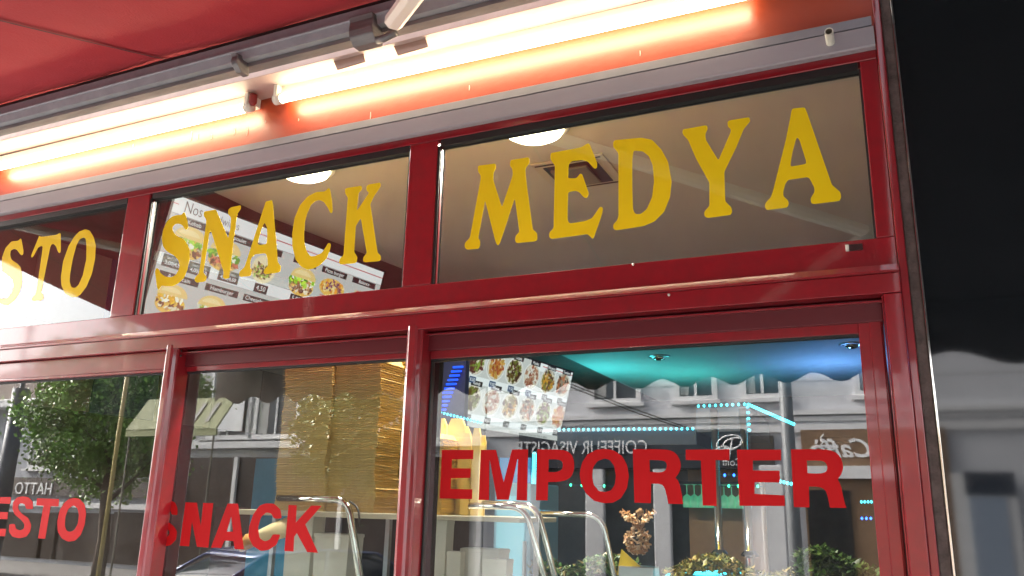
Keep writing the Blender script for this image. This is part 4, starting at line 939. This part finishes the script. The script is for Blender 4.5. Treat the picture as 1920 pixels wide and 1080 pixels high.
# brown cafe front
a, b = bx(1500, 806, 1920, 1080); BRN = mat('cafe_brown', (.22, .13, .07), .7, noise=.15)
MB().box((a[0]+.0, -12, 0), (b[0]-.8, -11.93, b[2])).build('cafe_front', BRN, h1)
a, b = bx(1508, 874, 1640, 898); MB().box((a[0], -11.929, a[2]), (b[0]+.4, -11.80, b[2])).build('cafe_awning_board', TRIM, h1)
q = mirrored(1583, 842, LO); text_mesh('Caff\u00e8', .42, WHT, 'sign_lettering', h1, (q[0], -11.925, q[2]), (-1, 0, 0), (0, 0, 1), 'CENTER', .01, shear=.35, bold=.006)
q = mirrored(1542, 838, LO); cp = MB()
cp.tube([(q[0]+.18*math.cos(t), -11.92, q[2]-.02+.035*math.sin(t)) for t in [2*math.pi*i/16 for i in range(17)]], .014, 6, cap=False)
cp.tube([(q[0]-.12, -11.92, q[2]-.02), (q[0]-.07, -11.92, q[2]-.10), (q[0]+.07, -11.92, q[2]-.10), (q[0]+.12, -11.92, q[2]-.02)], .014, 6)
cp.tube([(q[0]-.03, -11.92, q[2]+.03), (q[0]+.02, -11.92, q[2]+.09), (q[0]-.02, -11.92, q[2]+.15), (q[0]+.03, -11.92, q[2]+.2)], .012, 6)
cp.build('cup_emblem', WHT, h1)
a, b = bx(1512, 918, 1606, 1080); MB().box((a[0], -11.929, 0), (b[0], -11.90, b[2])).build('door', mat('black_door', (.012, .012, .014), .3), h1)
# hairdresser shop window and pilasters
a, b = bx(1010, 880, 1395, 1080); MB().box((a[0], -12, .4), (b[0], -11.97, b[2])).build('shop_window', mat('shop_window_dark', (.06, .075, .085), .08), h1)
for pa, pb in ((1424, 1480), (1100, 1135), (1225, 1262)):
    a, b = bx(pa, 872, pb, 1080); MB().box((a[0], -11.969, 0), (b[0], -11.84, b[2])).build('pilaster', TRIM, h1, bevel=.02)
a, b = bx(1780, 876, 1925, 1080); MB().box((a[0], -11.929, 0), (b[0], -11.90, b[2]-.1)).build('window_surround', TRIM, h1)
a, b = bx(1805, 885, 1905, 930); MB().box((a[0], -11.899, a[2]), (b[0], -11.88, b[2])).build('blind_box', NAVY, h1)
a, b = bx(1815, 932, 1900, 1060); MB().box((a[0], -11.899, .5), (b[0], -11.88, b[2])).build('shop_pane', mat('pale_pane', (.3, .36, .45), .2), h1)

# grey lamp post across the street
q = mirrored(1478, 850, 8.6); lp = thing('lamp_post', 'grey street lamp post mirrored between the last letters E and R', 'lamp post', None, (q[0], -8.6, -.13))
MB().tube([(0, 0, 0), (0, 0, 1.2), (0, 0, 6)], [.13, .085, .07], 18).build('mast', mat('post_grey', (.16, .17, .18), .5), lp, smooth=True)
MB().lathe((0, 0, 6), [(.07, 0), (.22, .1), (.25, .3), (.1, .45)], 18).build('lantern', mat('lantern_grey', (.2, .2, .2), .4), lp, smooth=True)

# middle row: low building with balcony sign, open bright window
h2 = thing('building', 'grey fronted building across the street with white window frames', 'building')
xm0 = mirrored(340, 780, LO)[0]; wallbox(xm0, xl-.05, -19, -12, 0, 7.2, mat('grey_render', (.50, .50, .50), .85, noise=.15), 'wall', h2)
zt2 = mirrored(450, 815, LO)[2]
for px in (425, 515):
    x = mirrored(px, 780, LO)[0]; win(x-.55, x+.55, zt2, zt2+1.6, h2)
wallbox(xm0, xl-.05, -12+.001, -11.86, zt2-.30, zt2-.12, TRIM, 'cornice', h2)
a, b = bx(412, 742, 452, 808); MB().box((a[0], -11.93, a[2]), (b[0], -11.90, b[2])).build('shutter', mat('white_sky_pane', (.85, .86, .88), .3), h2)  # white sheet: sky mirrored in an open window, put into its colour
a, b = bx(345, 868, 540, 1080); MB().box((a[0]+.1, -12, 0), (xl-.3, -11.97, zt2-.5)).build('shop_window', mat('shop_dark_brown', (.05, .035, .03), .15), h2)
for px in (438, 640, 900):
    x = mirrored(px, 900, LO)[0]; MB().box((x-.05, -11.969, 0), (x+.05, -11.90, zt2-.5)).build('window_post', TRIM, h2)

# left: gabled house
h3 = thing('house', 'pale gabled house across the street with tiled roof and shop below', 'house')
q1 = mirrored(32, 752, LO); q2 = mirrored(120, 712, LO)
xg0 = q1[0]-7; xg1 = xm0-.1
wallbox(xg0, xg1, -19, -12, 0, q1[2]-.05, mat('cool_render', (.46, .48, .52), .85, noise=.15), 'wall', h3)
ez = q1[2]; rx = q1[0]
MB().add([(xg0-.3, -11.6, ez), (xg1+.1, -11.6, ez), (xg1+.1, -15.5, ez+2.6), (rx+4.0, -15.5, ez+2.6), (xg0-.3, -15.5, ez+.4), (xg0-.3, -19, ez), (xg1+.1, -19, ez)],
    [(0, 1, 2, 3), (0, 3, 4), (5, 4, 3, 6), (3, 2, 6)]).build('roof', mat('brown_roof_tiles', (.12, .085, .07), .85, noise=.5, nscale=40, bump=.5, bscale=60), h3)
MB().box((xg0-.3, -12, ez-.22), (xg1+.1, -11.55, ez-.002)).build('eave', TRIM, h3, bevel=.02)
for px in (86, 180, 262): 
    x = mirrored(px, 820, LO)[0]; zz = mirrored(86, 872, LO)[2]; win(x-.45, x+.45, zz, zz+1.25, h3)
a, b = bx(10, 895, 330, 935); MB().box((a[0], -12, a[2]), (b[0], -11.86, b[2])).build('fascia', mat('brown_fascia', (.06, .045, .04), .6), h3)
q = mirrored(70, 917, LO); text_mesh('HATTO', .42, WHT, 'sign_lettering', h3, (q[0], -11.85, q[2]), (-1, 0, 0), (0, 0, 1), 'CENTER', .01)
for pa, pb in ((15, 70), (82, 100), (110, 200), (215, 270)):
    a, b = bx(pa, 960, pb, 1075); MB().box((a[0], -12, max(.1, a[2])), (b[0], -11.95, b[2])).build('shop_window', mat('shop_window_brown', (.045, .035, .03), .1), h3)
a, b = bx(10, 938, 330, 958); MB().box((a[0], -12, a[2]), (b[0], -11.90, b[2])).build('white_band', TRIM, h3)
q = mirrored(15, 850, 9.5); zp = mirrored(45, 612, 9.5)[2]; MB().tube([(q[0], -9.5, -.13), (q[0], -9.5, 3.9), (q[0]+.02, -9.5, 3.9), (q[0], -9.5, zp-.12), (q[0], -9.5, zp-.12), (q[0], -9.5, zp)], [.17, .17, .05, .05, .09, .09], 16).build('post', mat('dark_slate_post', (.03, .045, .07), .5), smooth=True, label='thick dark slate post mirrored at the left edge', category='post')
# glasshouse with yellowish green sloped roof and its letters
h4 = thing('veranda', 'yellow green veranda roof with dark letters mirrored left of the middle post', 'veranda')
ta, tb, ba, bb_ = mirrored(228, 738, 6.6), mirrored(392, 745, 6.6), mirrored(236, 800, 6.6), mirrored(396, 808, 6.6)
zt_, zb_ = (ta[2]+tb[2])/2, (ba[2]+bb_[2])/2; x0_, x1_ = ba[0], bb_[0]
MB().extr([(0, 0), (.03, 0), (-.32, zt_-zb_), (-.35, zt_-zb_)], (x0_, -6.6, zb_), (x1_, -6.6, zb_)).build('roof', mat('olive_fabric', (.20, .22, .09), .7, noise=.2), h4)
MB().box((x0_, -6.62, zb_-.10), (x1_, -6.58, zb_-.002)).build('edge', mat('olive_edge', (.30, .32, .16), .7), h4)
for x in (x0_+.06, x1_-.06): MB().box((x-.01, -6.62, 0), (x+.01, -6.60, zb_-.101)).build('post', mat('veranda_post', (.12, .11, .08), .6), h4)
hh = zt_-zb_
for x in [x1_-.30-.27*i for i in range(4)]:
    MB().extr([(-.35*.22+.034, hh*.22), (-.35*.82+.034, hh*.82), (-.35*.82+.045, hh*.82), (-.35*.22+.045, hh*.22)], (x, -6.6, zb_), (x+.07, -6.6, zb_)).build('letter', BLACK, h4)
# yellow thin pole
q = mirrored(213, 850, 5.5); MB().tube([(q[0], -5.5, -.13), (q[0], -5.5, 4.6)], .028, 10).build('pole', mat('yellow_ochre_paint', (.45, .36, .12), .5), smooth=True, label='slim yellow ochre pole mirrored in the low left window', category='pole')

# trees
bk = mat('bark', (.10, .07, .045), .9, noise=.5, nscale=12, bump=.6, bscale=30); lf = attr_mat('leaf_green', 0)
def tree(label, px, dist, zc_, R_, Rz, leafc, nclump):
    p_ = mirrored(px, 1000, dist); tr = thing('tree', label, 'tree', 'street trees', (p_[0], p_[1], 0))
    zb_ = zc_-Rz
    MB().tube([(0, 0, -.13), (.03, 0, zb_*.5), (-.02, .05, zb_), (.05, 0, zc_), (0, 0, zc_+Rz*.7)], [.13, .10, .09, .07, .03], 12).build('trunk', bk, tr, smooth=True)
    lb_ = MB()
    for i in range(12):
        an = i*2.4; z = zb_*.9+Rz*.1*i
        lb_.tube([(0, 0, z), (.35*R_*math.cos(an), .35*R_*math.sin(an), z+.35), (.85*R_*math.cos(an+.2), .85*R_*math.sin(an+.2), z+.7)], [.045, .028, .008], 7)
    lb_.build('branches', bk, tr, smooth=True)
    V = []; Fc = []; C_ = []
    for i in range(nclump):
        th = random.random()*6.28; ph = random.uniform(-1, 1); r_ = random.uniform(.35, 1)**.5*random.uniform(.85, 1.12); rr_ = math.sqrt(1-ph*ph)
        c = np.array([R_*r_*rr_*math.cos(th), R_*r_*rr_*math.sin(th), zc_+Rz*r_*ph]); sg = random.uniform(.12, .26); f_ = random.uniform(.7, 1.35); n = 190
        pts = c+np.random.normal(0, sg*.75, (n, 3)); u = np.random.normal(0, 1, (n, 3)); u /= np.linalg.norm(u, axis=1)[:, None]
        v = np.cross(u, np.random.normal(0, 1, (n, 3))); v /= np.linalg.norm(v, axis=1)[:, None]; l_ = np.random.uniform(.028, .055, (n, 1))
        g1 = np.random.uniform(.75, 1.25, n)*f_
        for k in range(n):
            b = len(V); a0 = pts[k]; V += [tuple(a0-u[k]*l_[k]), tuple(a0+v[k]*l_[k]*.6), tuple(a0+u[k]*l_[k]), tuple(a0-v[k]*l_[k]*.6)]
            Fc.append((b, b+1, b+2, b+3)); C_.append(tuple(q*g1[k] for q in leafc))
    cr = MB(); cr.v = V; cr.f = Fc; cr.c = C_; cr.build('crown', lf, tr, kind='stuff')
tree('leafy green street tree mirrored in the low left window', 190, 8.2, 3.2, 1.45, 1.5, (.17, .31, .055), 175)
tree('pale yellow green street tree mirrored over the stacked boxes', 655, 9.5, 2.75, 1.05, .95, (.20, .24, .085), 120)

# car parked at the kerb, mirrored at the bottom
car = thing('parked_car', 'blue grey hatchback parked at the kerb mirrored under the red letters SNACK', 'car', None, (mirrored(600, 1060, 6.6)[0], -6.6, -.14))
car.rotation_euler = (0, 0, math.radians(108)); car.scale = (1, .95, .80)
BLU = mat('metallic_blue_paint', (.06, .09, .22), .2, metal=.4, coat=1, noise=.1); CG = mat('car_glass', (.03, .04, .05), .03)
secs = [(-2.0, .45, .62, .70), (-1.95, .3, .80, .82), (-1.3, .22, .92, .86), (-.75, .2, .98, .87), (.2, .2, 1.0, .88), (1.2, .2, 1.02, .88), (1.85, .25, .98, .85), (2.0, .4, .85, .75)]
def loft(secs_, m, name, par, prof):
    v = []; n = len(prof)
    for x, z0, z1, hw in secs_: v += [(x, hw*a, z0+(z1-z0)*b) for a, b in prof]
    f = [(i*n+k_, i*n+(k_+1) % n, (i+1)*n+(k_+1) % n, (i+1)*n+k_) for i in range(len(secs_)-1) for k_ in range(n)]+[tuple(range(n))[::-1], tuple(range((len(secs_)-1)*n, len(secs_)*n))]
    return MB().add(v, f).build(name, m, par, smooth=True)
pf = [(-.95, 0), (-1, .3), (-1, .7), (-.93, .95), (-.8, 1), (.8, 1), (.93, .95), (1, .7), (1, .3), (.95, 0)]
loft(secs, BLU, 'body', car, pf)
loft([(-.95, .95, 1.0, .74), (-.35, .97, 1.40, .64), (.4, .98, 1.47, .62), (1.2, .98, 1.42, .62), (1.8, 1.0, 1.05, .70)], CG, 'cabin_glass', car, pf)
loft([(-.33, 1.40, 1.425, .645), (.4, 1.465, 1.49, .635), (1.2, 1.415, 1.445, .63), (1.35, 1.36, 1.40, .62)], BLU, 'roof', car, pf)
for s_ in (-1, 1):
    MB().tube([(-.98, .74*s_, .98), (-.34, .645*s_, 1.41), (.4, .63*s_, 1.475), (1.25, .63*s_, 1.43), (1.85, .72*s_, 1.02)], .022, 8).build('pillar', BLU, car, smooth=True)
    MB().tube([(.42, .66*s_, .98), (.40, .63*s_, 1.46)], .03, 8).build('pillar', BLU, car)
    MB().tube([(-.72, .86*s_, 1.0), (-.72, 1.02*s_, 1.06)], [.05, .09], 10).build('mirror', BLU, car, smooth=True)
    for x in (-1.3, 1.3):
        wh = MB().lathe((0, 0, 0), [(.2, -.1), (.31, -.1), (.33, -.06), (.33, .06), (.31, .1), (.2, .1)], 24).build('tyre', BLACK, car, smooth=True)
        wh.location = (x, .78*s_, .33); wh.rotation_euler = (math.pi/2, 0, 0)
        rm = MB().lathe((0, 0, 0), [(.2, -.09), (.21, 0), (.2, .09)], 18).build('rim', STEEL, car); rm.location = (x, .78*s_, .33); rm.rotation_euler = (math.pi/2, 0, 0)
